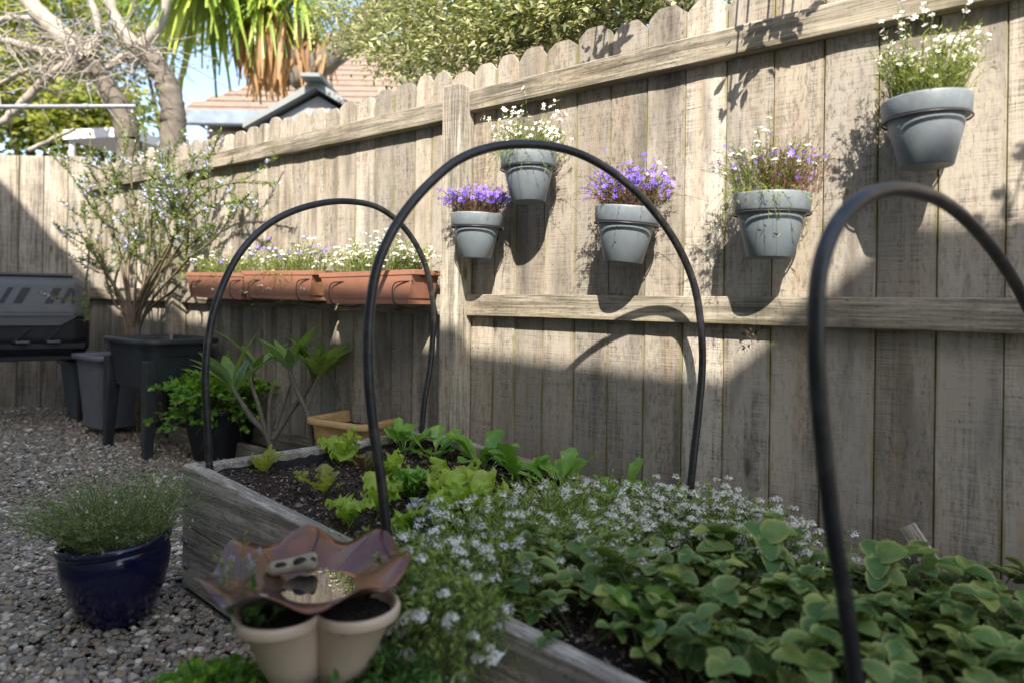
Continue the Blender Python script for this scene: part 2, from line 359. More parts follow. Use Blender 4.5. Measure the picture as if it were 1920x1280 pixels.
def rdir(n, zmin=-1, zmax=1):
    z = rng.uniform(zmin, zmax, n); a = rng.uniform(0, 2*np.pi, n); s = np.sqrt(1-z*z); return np.stack([s*np.cos(a), s*np.sin(a), z], -1)
def leaf_t(w=.4, seg=3, bend=.25, fold=.15, shape=None):
    """leaf along +X length 1; V, F, edge"""
    V = []; E = []
    for i in range(seg+1):
        u = i/seg; ww = w/2*(shape(u) if shape else math.sin(math.pi*min(1, u**.8))**.8) + (.012 if i in (0, seg) else 0)
        z = -bend*u*u
        V += [(u, -ww, z + fold*ww), (u, 0, z), (u, ww, z + fold*ww)]; E += [1, 0, 1]
    F = []
    for i in range(seg):
        a = i*3; F += [[a, a+1, a+4, a+3][::-1], [a+1, a+2, a+5, a+4][::-1]]
    return np.array(V), np.array(F), np.array(E, float)
def flower_t(n=5, w=.5, cup=.15):
    V = [(0, 0, 0)]; F = []
    for i in range(n):
        a = 2*math.pi*i/n; 
        for (rr, da) in ((.55, -w/2), (1, -w*.3), (1, w*.3), (.55, w/2)):
            V.append((rr*math.cos(a+da), rr*math.sin(a+da), cup*rr))
        b = 1+i*4; F.append([0, b, b+1, b+2]); F.append([0, b+2, b+3, b+3])
    F = [[f[0], f[1], f[2], f[3]] if f[2] != f[3] else None for f in F]; F = [f for f in F if f]
    F3 = [[0, 1+i*4+2, 1+i*4+3] for i in range(n)]
    return np.array(V), [np.array(F), np.array(F3)]
def lathe(prof, n=32, sq=0.0, ang0=0.0, sx=1.0, sy=1.0, mod=None):
    """profile [(r,z)]; sq>0 makes it square (superellipse)"""
    V = []; K = len(prof)
    for r, z in prof:
        for j in range(n):
            a = 2*math.pi*j/n; c, s = math.cos(a), math.sin(a)
            if sq > 0:
                e = sq; k = (abs(c)**e + abs(s)**e)**(-1/e)
            else: k = 1
            rr, zz = r*k, z
            if mod: rr, zz = mod(r, z, a)
            x, y = rr*c*sx, rr*s*sy
            V.append((x*math.cos(ang0)-y*math.sin(ang0), x*math.sin(ang0)+y*math.cos(ang0), zz))
    idx = np.arange(K*n).reshape(K, n)
    q = np.stack([idx[:-1], np.roll(idx, -1, 1)[:-1], np.roll(idx, -1, 1)[1:], idx[1:]], -1).reshape(-1, 4)
    return np.array(V), q
def disc(r, z, n=32, sq=0, sx=1, sy=1, bump=.006, rings=4):
    V, q = lathe([(r*(i+.02)/(rings+.02), z) for i in range(rings, -1, -1)], n, sq, 0, sx, sy)
    V[:, 2] += rng.normal(0, bump, len(V)); return V, q
def Mloc(loc, yaw=0, tilt=None):
    m = Matrix.Translation([float(a) for a in loc]) @ Matrix.Rotation(yaw, 4, 'Z')
    return m @ tilt if tilt is not None else m
# ================================================================== GROUND
gx = np.concatenate([np.linspace(-90, -8, 10), np.linspace(-7.5, 5, 60), np.linspace(6, 90, 10)])
gy = np.concatenate([np.linspace(-60, -4, 8), np.linspace(-3.5, 9, 60), np.linspace(10, 180, 12)])
X, Y = np.meshgrid(gx, gy); Z = gz(X, Y) - .012
idx = np.arange(X.size).reshape(X.shape)
q = np.stack([idx[:-1, :-1], idx[:-1, 1:], idx[1:, 1:], idx[1:, :-1]], -1).reshape(-1, 4)
tag(mk('ground', np.stack([X.ravel(), Y.ravel(), Z.ravel()], -1), q, M['earth']), kind='structure')
# pebbles
def ico(sub):
    bm = bmesh.new(); bmesh.ops.create_icosphere(bm, subdivisions=sub, radius=1)
    V = np.array([v.co[:] for v in bm.verts]); F = np.array([[v.index for v in f.verts] for f in bm.faces]); bm.free(); return V, F
def infrust(P, m=90):
    d = P - C0; u = d[:, 0]/d[:, 1]*FPX + 960; v = 564 - d[:, 2]/d[:, 1]*FPX
    return (d[:, 1] > .4) & (u > -m) & (u < 1920+m) & (v < 1280+m*1.5) & (v > -m)
def scatter_peb(N, y0, y1, size, sub):
    x = rng.uniform(-6, .3, N); y = rng.uniform(y0, y1, N)
    P = np.stack([x, y, gz(x, y)], -1); f_o = (P-P0) @ N3; b = P-BO; bx = b @ D3; by = b @ BY
    ok = infrust(P) & (f_o > .03) & ~((bx > -.05) & (by > -.02))
    P = P[ok]; n = len(P); s = size*rng.lognormal(0, .28, n)
    P[:, 2] += rng.uniform(-.006, .010, n)*size/.010
    tV, tF = ico(sub)
    Rm = frames(rdir(n, -.35, .35), np.tile([0, 0, 1.], (n, 1)))
    sc_ = np.stack([s*rng.uniform(.9, 1.45, n), s*rng.uniform(.7, 1.0, n), s*rng.uniform(.42, .75, n)], -1)
    Rm = Rm*sc_[:, None, :]
    tVn = tV[None]*(1 + rng.normal(0, .05, (n, len(tV), 1)))
    V = np.einsum('nij,nvj->nvi', Rm, tVn) + P[:, None]
    F = (tF[None] + (np.arange(n)*len(tV))[:, None, None]).reshape(-1, 3)
    return V.reshape(-1, 3), F, n
Va, Fa, na = scatter_peb(85000, 1.2, 3.0, .0088, 2)
Vb, Fb, nb = scatter_peb(120000, 3.0, 6.6, .0105, 1)
print('pebbles', na, nb)
tag(mk('gravel', np.vstack([Va, Vb]), [np.vstack([Fa, Fb+len(Va)])], M['pebble']), kind='stuff')
# ================================================================== FENCE
def paling(mb, t0, t1, z0, z1, th=.018, y=0.0, ear=.04, top='round', rnd=.4):
    """one board; local x along the fence, -y towards garden"""
    w = t1-t0; e = .012; n = 9
    us = [0, .0032/w, e/w, .28, .5, .72, 1-e/w, 1-.0032/w, 1]
    tops = []
    for u in us:
        c = abs(u-.5)*2
        if top == 'round': z = z1 - ear*(max(0, c-.35)/.65)**1.7 - (.008 if c > .98 else 0)
        else: z = z1 - rng.uniform(0, .003)
        tops.append(z)
    zz = [z0, z0+.5*(z1-z0), z1-.30, z1-.06]
    V = []; E = []
    bow = rng.normal(0, .0015)
    for side in (0, 1):
        yy = y if side == 0 else y+th
        for zi in zz + [None]:
            for u, tp in zip(us, tops):
                dy = 0
                if side == 0 and u in (0, 1): dy = .007
                V.append((t0+u*w, yy+dy+bow*math.sin(math.pi*u)*2, tp if zi is None else zi))
                E.append(1 if (u < .03 or u > .97) else 0)
    L = 5*n; F = []
    for r in range(4):
        for c in range(n-1):
            a = r*n+c; F.append([a, a+1, a+n+1, a+n]); b = L+a; F.append([b, b+n, b+n+1, b+1])
    for c in range(n-1):
        a = 4*n+c; F.append([a, a+1, L+a+1, L+a]); a = c; F.append([a, L+a, L+a+1, a+1])
    for r in range(4):
        a = r*n; F.append([a, a+n, L+a+n, L+a]); a = r*n+n-1; F.append([a, L+a, L+a+n, a+n])
    mb.add(V, [np.array(F)], E)
fence = tag(empty('paling_fence', P0, YAW), 'long weathered grey timber paling fence with scalloped top, hung with grey pots', 'fence')
mb = MB()
joints = [.02, .151, .268, .412, .564, .716, .868, 1.016, 1.164, 1.319, 1.472, 1.622, 1.774, 1.928]
while joints[-1] < 4.6: joints.append(joints[-1] + .151)
left = [.02]
while left[-1] > -4.32: left.append(left[-1] - rng.choice([.145, .15, .15, .115, .148]))
allj = left[::-1] + joints[1:]
zb = lambda t: float(-.06 - .08*max(0, t))
for a, b in zip(allj[:-1], allj[1:]):
    g = rng.uniform(.00005, .00015); top = 2.008 + rng.normal(0, .009) + (.03 if a < -2.5 else 0)
    paling(mb, a+g, b-g, zb(a), top, y=rng.uniform(0, .004), ear=rng.uniform(.035, .06))
mb.build('paling_panel', M['paling'], fence, edge=True)
# a dark backing board line is not needed: capping rails behind stiffen the joints
def rail(name, t0, t1, z0, z1, out=.045, mat='rail', sag=0.0, seg=14):
    m = MB(); h = .093; V = []; ts = np.linspace(t0, t1, seg)
    prof = [(-.0005, 0), (-out+.003, 0), (-out, .003), (-out, h-.003), (-out+.003, h), (-.0005, h)]
    ed = [1, 1, .6, 0, .3, .8]; E = []
    for i, tt in enumerate(ts):
        u = (tt-t0)/(t1-t0); zc = z0 + (z1-z0)*u - sag*4*u*(1-u) + rng.normal(0, .0008)
        for (yy, z), e in zip(prof, ed): V.append((tt, yy, zc+z+rng.normal(0, .0006))); E.append(e)
    n = 6; F = []
    for i in range(seg-1):
        for j in range(n): a = i*n+j; b = i*n+(j+1) % n; F.append([a, b, b+n, a+n])
    m.add(V, [np.array(F), np.array([[0, 1, 2, 3, 4, 5]]), np.array([[(seg-1)*n+5-j for j in range(6)]])], E)
    return m.build(name, M[mat], fence, edge=True)
rail('rail', .036, 4.6, 1.785, 1.765)
rail('rail', .034, 4.6, .892, .892)
rail('rail', -2.60, -.087, 1.797, 1.768, sag=.004)
rail('rail', -2.60, -.085, .915, .889, sag=.002)
rail('rail', -4.32, -2.71, 1.83, 1.80)
rail('rail', -4.32, -2.71, .93, .918)
rail('rail', -2.60, -.087, .10, .08)
rail('rail', -4.32, -2.71, .12, .10)
for (tc, w, top, nm) in ((-.025, .105, 1.90, 'post'), (-2.655, .105, 1.90, 'post'), (4.66, .1, 1.9, 'post')):
    m = MB(); m.box((tc, -.0515, top/2-.12), (w, .100, top+.24), .006); m.build('post', M['post'], fence, edge=True)
# fallen brace board between bed and fence
a = FP(1700, 985, .05); b = FP(1752, 1062, .05)
m = MB(); L_ = float(np.linalg.norm(b-a)) + .5; m.box((0, 0, 0), (L_, .02, .045), .003)
br = m.build('offcut_board', M['bedwood'], None)
ta, tb = floc(a), floc(b); ang = math.atan2(tb[2]-ta[2], tb[0]-ta[0])
mid = a + (b-a)/np.linalg.norm(b-a)*(L_/2)
br.matrix_world = Matrix.Translation(mid.tolist()) @ Matrix.Rotation(YAW, 4, 'Z') @ Matrix.Rotation(-ang, 4, 'Y')
tag(br, 'grey offcut board leaning diagonally against the palings behind the strawberries', 'board')
P = FP(1415, 622, .02); rt_dead = empty('dead_leaf_cluster', P-np.array([0, 0, .03])); tag(rt_dead, 'curled brown dead leaves caught in cobweb under the middle rail', 'dead leaves')
# back fence
cB = FP(170, 525); dB = np.array([-.768*5.55, 5.55, 0]) - cB*[1, 1, 0]; dB /= np.linalg.norm(dB)
yawB = math.atan2(-dB[1], -dB[0])
back = tag(empty('paling_fence', [cB[0], cB[1], 0], yawB), 'short run of pale square topped palings behind the compost tumbler', 'fence')
mb = MB(); x = 0.0
while x > -2.6:
    w = .19; paling(mb, x-w+.002, x-.002, -.05, 2.12+rng.normal(0, .006), y=rng.uniform(0, .006), top='flat'); x -= w
mb.build('paling_panel', M['backpaling'], back, edge=True)
m = MB(); m.box((-1.3, .045, .9), (2.6, .045, .09)); m.box((-1.3, .045, 1.8), (2.6, .045, .09)); m.build('rail', M['rail'], back, edge=True)
# edging board on the ground by the fence
m = MB(); m.box((-1.75, -.14, .05), (1.5, .035, .13)); o = m.build('edging_board', M['bedwood'], None); o.matrix_world = Mloc(P0, YAW)
tag(o, 'low grey edging board on the gravel along the foot of the fence behind the frangipanis', 'board')
# ================================================================== RAISED BED
bedM = Mloc(BO, YAW)
def shear(o):
    me = o.data; a = np.empty(len(me.vertices)*3, dtype=np.float32); me.vertices.foreach_get('co', a); a = a.reshape(-1, 3); a[:, 2] -= BS*a[:, 0]; me.vertices.foreach_set('co', a.ravel()); me.update()
bed = bpy.data.objects.new('raised_bed', None); sc.collection.objects.link(bed); bed.matrix_world = bedM
tag(bed, 'long grey timber raised garden bed of stacked sleepers beside the fence', 'raised bed')
BLEN, BW, SK = 3.1, 1.02, .11
def board(t0, t1, y0, y1, z0, z1):
    m = MB(); n = 9; xs = np.linspace(t0, t1, n); c = .004; V = []; E = []
    prof = [(y0, z0+c), (y0, z1-c), (y0+c, z1), (y1-c, z1), (y1, z1-c), (y1, z0+c), (y1-c, z0), (y0+c, z0)]
    for xx in xs:
        w_ = rng.normal(0, .0012, 2)
        for (yy, zz_) in prof: V.append((xx, yy+w_[0], zz_+w_[1]*.5)); E.append(0)
    F = []
    for i in range(n-1):
        for j in range(8): a = i*8+j; b = i*8+(j+1) % 8; F.append([a, b, b+8, a+8])
    m.add(V, [np.array(F), np.array([list(range(8))[::-1]]), np.array([[(n-1)*8+j for j in range(8)]])], E)
    return m.build('side_board', M['bedwood'], bed, edge=True)
board(0, BLEN, 0, .048, -.195, 0); board(0, BLEN, .002, .05, -.40, -.199)
board(SK, BLEN, BW-.048, BW, -.195, 0); board(SK, BLEN, BW-.05, BW-.002, -.40, -.199)
for z0, z1 in ((-.195, -.002), (-.40, -.199)):
    m = MB(); m.box((0, (BW)/2, (z0+z1)/2), (.045, BW-.098, z1-z0)); o = m.build('end_board', M['bedwood'], bed)
    for v in o.data.vertices: v.co.x += .026 + (SK)*(v.co.y/BW)
for z in (-.045, -.125, -.25, -.33):
    V, q = lathe([(.0, -.008), (.005, -.007), (.009, -.004), (.010, 0)], 12)
    V = V[:, [0, 2, 1]] + np.array([.028, 0, z]); fo = mk('bolt', V, q, M['steel_bolt'], bed)
# black liner along the inside edges
xs = np.linspace(SK+.02, BLEN, 70); V = []
for i, xx in enumerate(xs):
    V += [(xx, BW-.052-rng.uniform(0, .006), -.03+rng.normal(0, .004)), (xx, BW-.06-rng.uniform(0, .012), -.13)]
F = [[2*i, 2*i+1, 2*i+3, 2*i+2] for i in range(len(xs)-1)]; n0 = len(V)
ys = np.linspace(.06, BW-.06, 40)
for i, yy in enumerate(ys):
    sk = .05+SK*yy/BW
    V += [(sk+rng.uniform(0, .006), yy, -.022+rng.normal(0, .004)), (sk+.03+rng.uniform(0, .02), yy, -.045+rng.normal(0, .008)), (sk+.02, yy, -.13)]
for i in range(len(ys)-1):
    a = n0+3*i; F += [[a, a+1, a+4, a+3], [a+1, a+2, a+5, a+4]]
mk('plastic_liner', V, np.array(F), M['liner'], bed)
# soil (in bed coordinates)
def soilh(x, y): return -.046 + .010*np.sin(x*5.1+1)*np.sin(y*7.3) + .008*np.sin(x*13+y*9) - .022*np.clip((x-.5)*1.5, 0, 1)
xs = np.linspace(.06, BLEN-.02, 300); ys = np.linspace(.045, BW-.045, 110); X, Y = np.meshgrid(xs, ys)
ok_sk = X*1.0
Z = soilh(X, Y) + rng.normal(0, .0022, X.shape)
X = np.maximum(X, .05 + SK*Y/BW)
idx = np.arange(X.size).reshape(X.shape); q = np.stack([idx[:-1, :-1], idx[:-1, 1:], idx[1:, 1:], idx[1:, :-1]], -1).reshape(-1, 4)
o = mk('soil', np.stack([X.ravel(), Y.ravel(), Z.ravel()], -1), q, M['soil']); o.matrix_world = bedM; shear(o); tag(o, kind='stuff')
n = 22000; x = rng.uniform(.08, 1.9, n); y = rng.uniform(.06, BW-.07, n)
x = np.maximum(x, .08+SK*y/BW)
tV, tF, _ = leaf_t(.45, 2, .1, .3)
Rm = frames(rdir(n, -.3, .5), rdir(n, .2, 1)); s = rng.lognormal(-4.6, .42, n)
V, F = inst(tV, tF, Rm, np.stack([x, y, soilh(x, y)+.004+rng.uniform(0, .006, n)], -1), s)
o = mk('bark_mulch', V, F, M['chip']); o.matrix_world = bedM; shear(o); tag(o, kind='stuff')
for o in bed.children: shear(o)
# ================================================================== HOOPS
H1a, H1b = np.array([-1.005, 2.216]), np.array([-.38, 2.89])
H2a, H2b = np.array([-.293, 1.60]), np.array([.565, 2.142])
H3a, H3b = np.array([.526, 1.005]), np.array([1.27, 1.588])
hp = [([(393, 885), (392, 860), (388, 780), (385, 700), (393, 620), (410, 555), (440, 490), (480, 440), (530, 405), (590, 384), (650, 378), (710, 390), (760, 430), (795, 490), (811, 560), (812, 620), (806, 690), (796, 750), (790, 815)], H1a, H1b,
       'farthest black pipe hoop standing in the corner end of the bed', (0, 0)),
      ([(728, 1040), (725, 1000), (715, 900), (700, 800), (691, 700), (692, 600), (705, 510), (730, 445), (765, 390), (810, 340), (860, 300), (920, 277), (985, 271), (1050, 278), (1110, 300), (1170, 340), (1225, 395), (1270, 460), (1300, 530), (1313, 600), (1317, 680), (1310, 770), (1300, 860), (1288, 985)], H2a, H2b,
       'middle black pipe hoop arching over the lettuces, tallest of the hoops', (0, 0)),
      ([(1632, 1520), (1620, 1400), (1605, 1280), (1585, 1130), (1563, 1000), (1545, 850), (1532, 700), (1530, 600), (1535, 520), (1552, 455), (1580, 405), (1620, 370), (1670, 355), (1720, 360), (1770, 380), (1820, 420), (1870, 480), (1920, 562), (1960, 660), (1985, 780), (1990, 950), (1975, 1130)], H3a, H3b,
       'nearest blurred black pipe hoop rising out of the strawberries', (0, 0))]
for pts, a, b, lab, _ in hp:
    P = crom([VP(px, py, [*a, 0], [*b, 0]) for px, py in pts], 6)
    V, q = tubes(P, .0122, 14)
    o = mk('pipe_hoop', V, q, M['pipe']); tag(o, lab, 'hoop', 'black pipe hoops over the raised bed')
# ================================================================== PLANT BUILDERS
def stems_paths(n, base_r, h, spread, K=6, droop=.2, wob=.15, hv=.25, elong=(1, 1)):
    a = rng.uniform(0, 2*np.pi, n); rr = np.sqrt(rng.uniform(0, 1, n))
    b = np.stack([np.cos(a)*rr*base_r*elong[0], np.sin(a)*rr*base_r*elong[1], np.zeros(n)], -1)
    a2 = a + rng.normal(0, .5, n); hh = h*(1 + rng.normal(0, hv, n)); hh = np.maximum(hh, h*.3)
    out = np.stack([np.cos(a2)*elong[0], np.sin(a2)*elong[1], np.zeros(n)], -1)*(spread*(rr*.9+.15)*rng.uniform(.5, 1.2, n))[:, None]
    u = np.linspace(0, 1, K)[None, :, None]
    P = b[:, None] + out[:, None]*u**1.3 + np.array([0, 0, 1.])*(hh[:, None, None]*(u - droop*(rr+.3)[:, None, None]*u**2.4))
    w = rng.normal(0, 1, (n, K, 3))*wob*h/K; w = np.cumsum(w, 1)*.5; w[:, 0] = 0
    return P + w
def along(P, per, u0=.15, u1=1.0):
    """random points on paths: positions and tangents"""
    N, K, _ = P.shape; ii = np.repeat(np.arange(N), per); u = rng.uniform(u0, u1, N*per)*(K-1-1e-4); k = u.astype(int); f = (u-k)[:, None]
    p = P[ii, k]*(1-f) + P[ii, k+1]*f; return p, nrm(P[ii, k+1]-P[ii, k]), ii
def sprig(name, n, base_r, h, spread, leaf, per, lsize, lmat, smat, parent, srad=.0012, droop=.2, u0=.15, hv=.25, wob=.15, K=6, elong=(1, 1), out=.8, P=None):
    if P is None: P = stems_paths(n, base_r, h, spread, K, droop, wob, hv, elong)
    V1, q1 = tubes(P, np.linspace(1, .5, P.shape[1])*srad, 3)
    p, tg, _ = along(P, per, u0)
    d = nrm(tg + out*rdir(len(p), -.3, .8)*1.3)
    Rm = frames(d, nrm(rdir(len(p), .3, 1)))
    V2, F2 = inst(leaf[0], leaf[1], Rm, p, lsize*rng.uniform(.6, 1.25, len(p)))
    e = np.concatenate([np.zeros(len(V1)), np.tile(leaf[2], len(p))])
    o = mk(name, np.vstack([V1, V2]), [q1, F2[0]+len(V1)], [smat, lmat], parent, edge=e)
    return o, P
fl5 = flower_t(5, .75, .12); fl4 = flower_t(4, 1.1, .1)
def blossoms(name, pos, dirs, size, mat, parent, tpl=fl5):
    Rm = frames(np.cross(dirs, rdir(len(pos))), dirs)
    V, F = inst(tpl[0], tpl[1], Rm, pos, size*rng.uniform(.75, 1.25, len(pos)))
    return mk(name, V, [np.vstack(F[:1])] + F[1:], mat, parent)
def clusters(tips, per, rad, size, dome=.6):
    n = len(tips); d = rdir(n*per, -.1, 1); d[:, 2] = np.abs(d[:, 2])*dome
    return np.repeat(tips, per, 0) + d*rad*rng.uniform(.6, 1.1, (n*per, 1)), nrm(d + [0, 0, .5])
LN = leaf_t(.22, 2, .15, .2); LM = leaf_t(.4, 2, .2, .25); LW = leaf_t(.55, 3, .2, .2); LB = leaf_t(.62, 3, .25, .2)
o, _ = sprig('leaves', 6, .012, .05, .05, LW, 2, .016, M['blackleaf'], M['twig'], rt_dead, .0005, .3)
# ================================================================== WALL POTS
def make_pot():
    root = empty('wall_pot')
    # origin: centre of rim top
    body = [(.062, -.195), (.066, -.197), (.070, -.194), (.101, -.060), (.1005, -.056)]
    V, q = lathe([(.0, -.192), (.03, -.193)] + body, 40); mk('pot_body', V, q, M['greypot'], root)
    V, q = lathe([(.1005, -.060), (.110, -.058), (.1135, -.052), (.117, -.006), (.116, -.001), (.112, 0), (.106, -.003), (.103, -.02), (.100, -.05)], 40)
    mk('rim', V, q, M['greypot'], root)
    th = np.linspace(0, 2*np.pi, 41)
    P = np.stack([np.cos(th)*.1145, np.sin(th)*.1145, np.full(41, -.0615)], -1); V, q = tubes(P, .0032, 6)
    ring = mk('bracket_ring', V, q, M['ring'], root)
    m = MB(); m.box((0, .126, -.075), (.035, .016, .06), .002); m.build('bracket_plate', M['ring'], root)
    V, q = disc(.102, -.016, 28); mk('potting_soil', V, q, M['soil'], root)
    return root
proto = make_pot()
plants = []
spots = [((895, 402), 0, 2, 'small grey wall pot of dense violet lobelia, lowest and nearest the fence post', 'clay pot'),
         ((991, 290), 0, -1, 'grey wall pot of white lobelia hanging high beside the fence post', 'clay pot'),
         ((1177, 390), 1, 5, 'grey wall pot of violet lobelia framed by the middle hoop, tilted a little', 'clay pot'),
         ((1447, 366), 0, 1, 'grey wall pot of mixed white and violet flowers between the two nearer hoops', 'clay pot'),
         ((1736, 180), 0, -1, 'highest and largest looking grey wall pot, above the nearest hoop', 'clay pot')]
for i, (pp, _, tl, lab, cat) in enumerate(spots):
    o = proto if i == 0 else copy_tree(proto)
    P = FP(pp[0], pp[1]+(8 if i == 4 else 0), .138)
    o.location = P.tolist(); o.rotation_euler = (0, R(tl), YAW); o.scale = ((.93, .95, .97, .97, .91)[i],)*3
    tag(o, lab, 'pot', 'grey pots hung on the fence')
    plants.append(P)
def potplant(i, lab, conf):
    P = plants[i]; root = tag(empty('lobelia_plant', P, YAW), lab, 'flowering plant')
    for c in conf:
        o, Ps = sprig('foliage', c['n'], .088, c['h'], c['sp'], LN if c.get('nar', 1) else LM, c['per'], c['ls'], M[c['lm']], M[c.get('sm', 'redstem')], root, .0009, c.get('dr', .35), .1, c.get('hv', .25), .22, elong=c.get('el', (1, 1)))
        off = np.array(c.get('off', (0, 0, 0)))
        if np.any(off): o.location = off.tolist()
        if c.get('fl'):
            tips, tg, _ = along(Ps, c['fl'], c.get('fu', .75), 1.0)
            dr = nrm(tg + rdir(len(tips), -.2, .6)*.8 + np.array([-.0, -.8, .2]))
            b = blossoms('blossoms', tips + rng.normal(0, .004, tips.shape), dr, c['fs'], M[c['fm']], root)
            if np.any(off): b.location = off.tolist()
        if c.get('clu'):
            tips = Ps[rng.random(len(Ps)) < c['clu'], -1]
            p, d = clusters(tips, 16, .011, .004)
            b = blossoms('blossoms', p, d, .0036, M['whitepetal'], root, fl4)
            if np.any(off): b.location = off.tolist()
potplant(0, 'cushion of violet blue lobelia in the lowest left wall pot', [
    dict(n=230, h=.105, sp=.085, per=14, ls=.013, lm='lf_lobelia', fl=2, fs=.0085, fm='violet', fu=.82)])
potplant(1, 'loose white lobelia with trailing lime green stems in the pot beside the post', [
    dict(n=130, h=.12, sp=.09, per=16, ls=.014, lm='lf_bright', sm='stem', fl=1, fs=.008, fm='whitepetal', fu=.7),
    dict(n=26, h=.22, sp=.10, per=16, ls=.014, lm='lf_bright', sm='stem', fl=3, fs=.009, fm='whitepetal', fu=.75, hv=.12),
    dict(n=40, h=.05, sp=.13, per=16, ls=.011, lm='lf_bright', sm='stem', dr=2.6, off=(0, -.05, -.01))])
potplant(2, 'wispy violet lobelia with reddish stems in the tilted wall pot', [
    dict(n=260, h=.14, sp=.075, per=13, ls=.013, lm='lf_lobelia', fl=1, fs=.0095, fm='violet', fu=.75, hv=.35),
    dict(n=40, h=.15, sp=.2, per=10, ls=.011, lm='lf_lobelia', dr=.9, hv=.4),
    dict(n=18, h=.17, sp=.12, per=10, ls=.011, lm='lf_bright', sm='stem', fl=1, fs=.006, fm='whitepetal', off=(.05, 0, 0))])
potplant(3, 'mixed white alyssum, violet lobelia and brown stems in the fourth wall pot', [
    dict(n=120, h=.16, sp=.09, per=14, ls=.014, lm='lf_bright', sm='stem', clu=.3, off=(-.02, -.02, 0)),
    dict(n=90, h=.15, sp=.09, per=12, ls=.012, lm='lf_lobelia', fl=1, fs=.0085, fm='violet', fu=.85),
    dict(n=130, h=.16, sp=.05, per=14, ls=.011, lm='lf_lobelia', off=(.05, 0, 0)),
    dict(n=36, h=.05, sp=.12, per=14, ls=.013, lm='lf_bright', sm='stem', dr=3.0, off=(-.01, -.06, .0))])
potplant(4, 'upright white lobelia with bright green stems in the highest wall pot', [
    dict(n=210, h=.14, sp=.06, per=16, ls=.016, lm='lf_bright', sm='stem', fl=1, fs=.0068, fm='whitepetal', hv=.25, dr=.15),
    dict(n=16, h=.22, sp=.10, per=9, ls=.014, lm='lf_bright', sm='stem', fl=4, fs=.0072, fm='whitepetal', hv=.12, dr=.1)])
# ================================================================== TERRACOTTA TROUGHS
def make_trough():
    root = empty('planter_trough')
    l, d, h = .67, .17, .15
    def ring(k, z, dl=0): return [(-l/2*k-dl, -d/2*k-dl, z), (l/2*k+dl, -d/2*k-dl, z), (l/2*k+dl, d/2*k+dl, z), (-l/2*k-dl, d/2*k+dl, z)]
    def loft(rings, name, mat, cap=True):
        m = MB(); V = []; 
        for rg in rings: V += rg
        F = []
        for i in range(len(rings)-1):
            for j in range(4): F.append([i*4+j, i*4+(j+1) % 4, (i+1)*4+(j+1) % 4, (i+1)*4+j])
        if cap: F.append([3, 2, 1, 0])
        m.add(V, [np.array(F)]); o = m.build(name, mat, root); bv = o.modifiers.new('b', 'BEVEL'); bv.width = .006; bv.segments = 2; bv.limit_method = 'ANGLE'; return o
    loft([ring(.86, 0), ring(.87, .022), ring(.885, .026), ring(.96, h-.022), ring(.94, h-.022), ring(.86, .03)], 'trough_body', M['terracotta'])
    loft([ring(.962, h-.024), ring(1.0, h-.022), ring(1.0, h), ring(.955, h), ring(.94, h-.02)], 'rim', M['terracotta'], False)
    V, q = disc(.33, h-.03, 24, 8, 1, .24); mk('potting_soil', V, q, M['soil'], root)
    return root
tr0 = make_trough()
tsp = [((716, 512), 0.0, 'nearest terracotta trough, full of white alyssum, next to the fence post', .0),
       ((548, 514), 0.0, 'middle terracotta trough with violet lobelia spilling over its front', .0),
       ((430, 516), 0.0, 'farthest terracotta trough, beside the rosemary', .0)]
troughs = []
for i, (pp, dz, lab, _) in enumerate(tsp):
    o = tr0 if i == 0 else copy_tree(tr0); P = FP(pp[0], pp[1], .15)
    tloc = floc(P)[0]; P = FL(tloc-.03, .15, 1.085 if i == 0 else 1.10)
    P[2] -= .0; o.location = (P[0], P[1], P[2]-.15+.0); o.rotation_euler = (0, R([-.6, .8, 1.2][i]), YAW)
    tag(o, lab, 'planter', 'terracotta troughs on the fence rail'); troughs.append(P)
# wire brackets holding the troughs (two per trough)
for i, P in enumerate(troughs):
    for s in (-.23, .22):
        c = P + D3*s
        pts = [c + N3*(-.098) + [0, 0, -.01], c + N3*(-.095) + [0, 0, -.152], c + N3*.078 + [0, 0, -.152], c + N3*.094 + [0, 0, -.06], c + N3*.075 + D3*.10 + [0, 0, -.045]]
        pts = [q_ for q_ in pts]; V, q = tubes(crom(pts, 5), .0028, 6)
        o = mk('wire_bracket', V, q, M['ring']); tag(o, ('left' if s < 0 else 'right') + ' black wire bracket under the ' + ['nearest', 'middle', 'farthest'][i] + ' terracotta trough', 'bracket', 'wire brackets of the troughs')
def troughplant(i, lab, conf):
    root = tag(empty('trough_plant', troughs[i]+np.array([0, 0, -.02]), YAW), lab, 'flowering plant')
    for c in conf:
        o, Ps = sprig('foliage', c['n'], .30, c['h'], c['sp'], LN, c['per'], .018, M[c['lm']], M['stem'], root, .001, c.get('dr', .4), .1, .3, .2, elong=(1, .28))
        if c.get('dx'): o.location.x = c['dx']
        if c.get('clu'):
            tips = Ps[rng.random(len(Ps)) < c['clu'], -1]; p, d = clusters(tips, 12, .013, .004)
            b = blossoms('blossoms', p, d, .0052, M['whitepetal'], root, fl4)
            if c.get('dx'): b.location.x = c['dx']
        if c.get('vi'):
            tips = Ps[rng.random(len(Ps)) < c['vi'], -1]; p, d = clusters(tips, 3, .012, .004)
            b = blossoms('blossoms', p, d, .010, M['violet'], root)
troughplant(0, 'white alyssum growing along the nearest terracotta trough', [dict(n=360, h=.17, sp=.10, per=12, lm='lf_bright', clu=.5)])
troughplant(1, 'violet lobelia and white alyssum growing in the middle terracotta trough', [
    dict(n=260, h=.17, sp=.12, per=12, lm='lf_bright', clu=.3, vi=.16), dict(n=90, h=.06, sp=.2, per=12, lm='lf_bright', clu=.25, dr=2.2)])
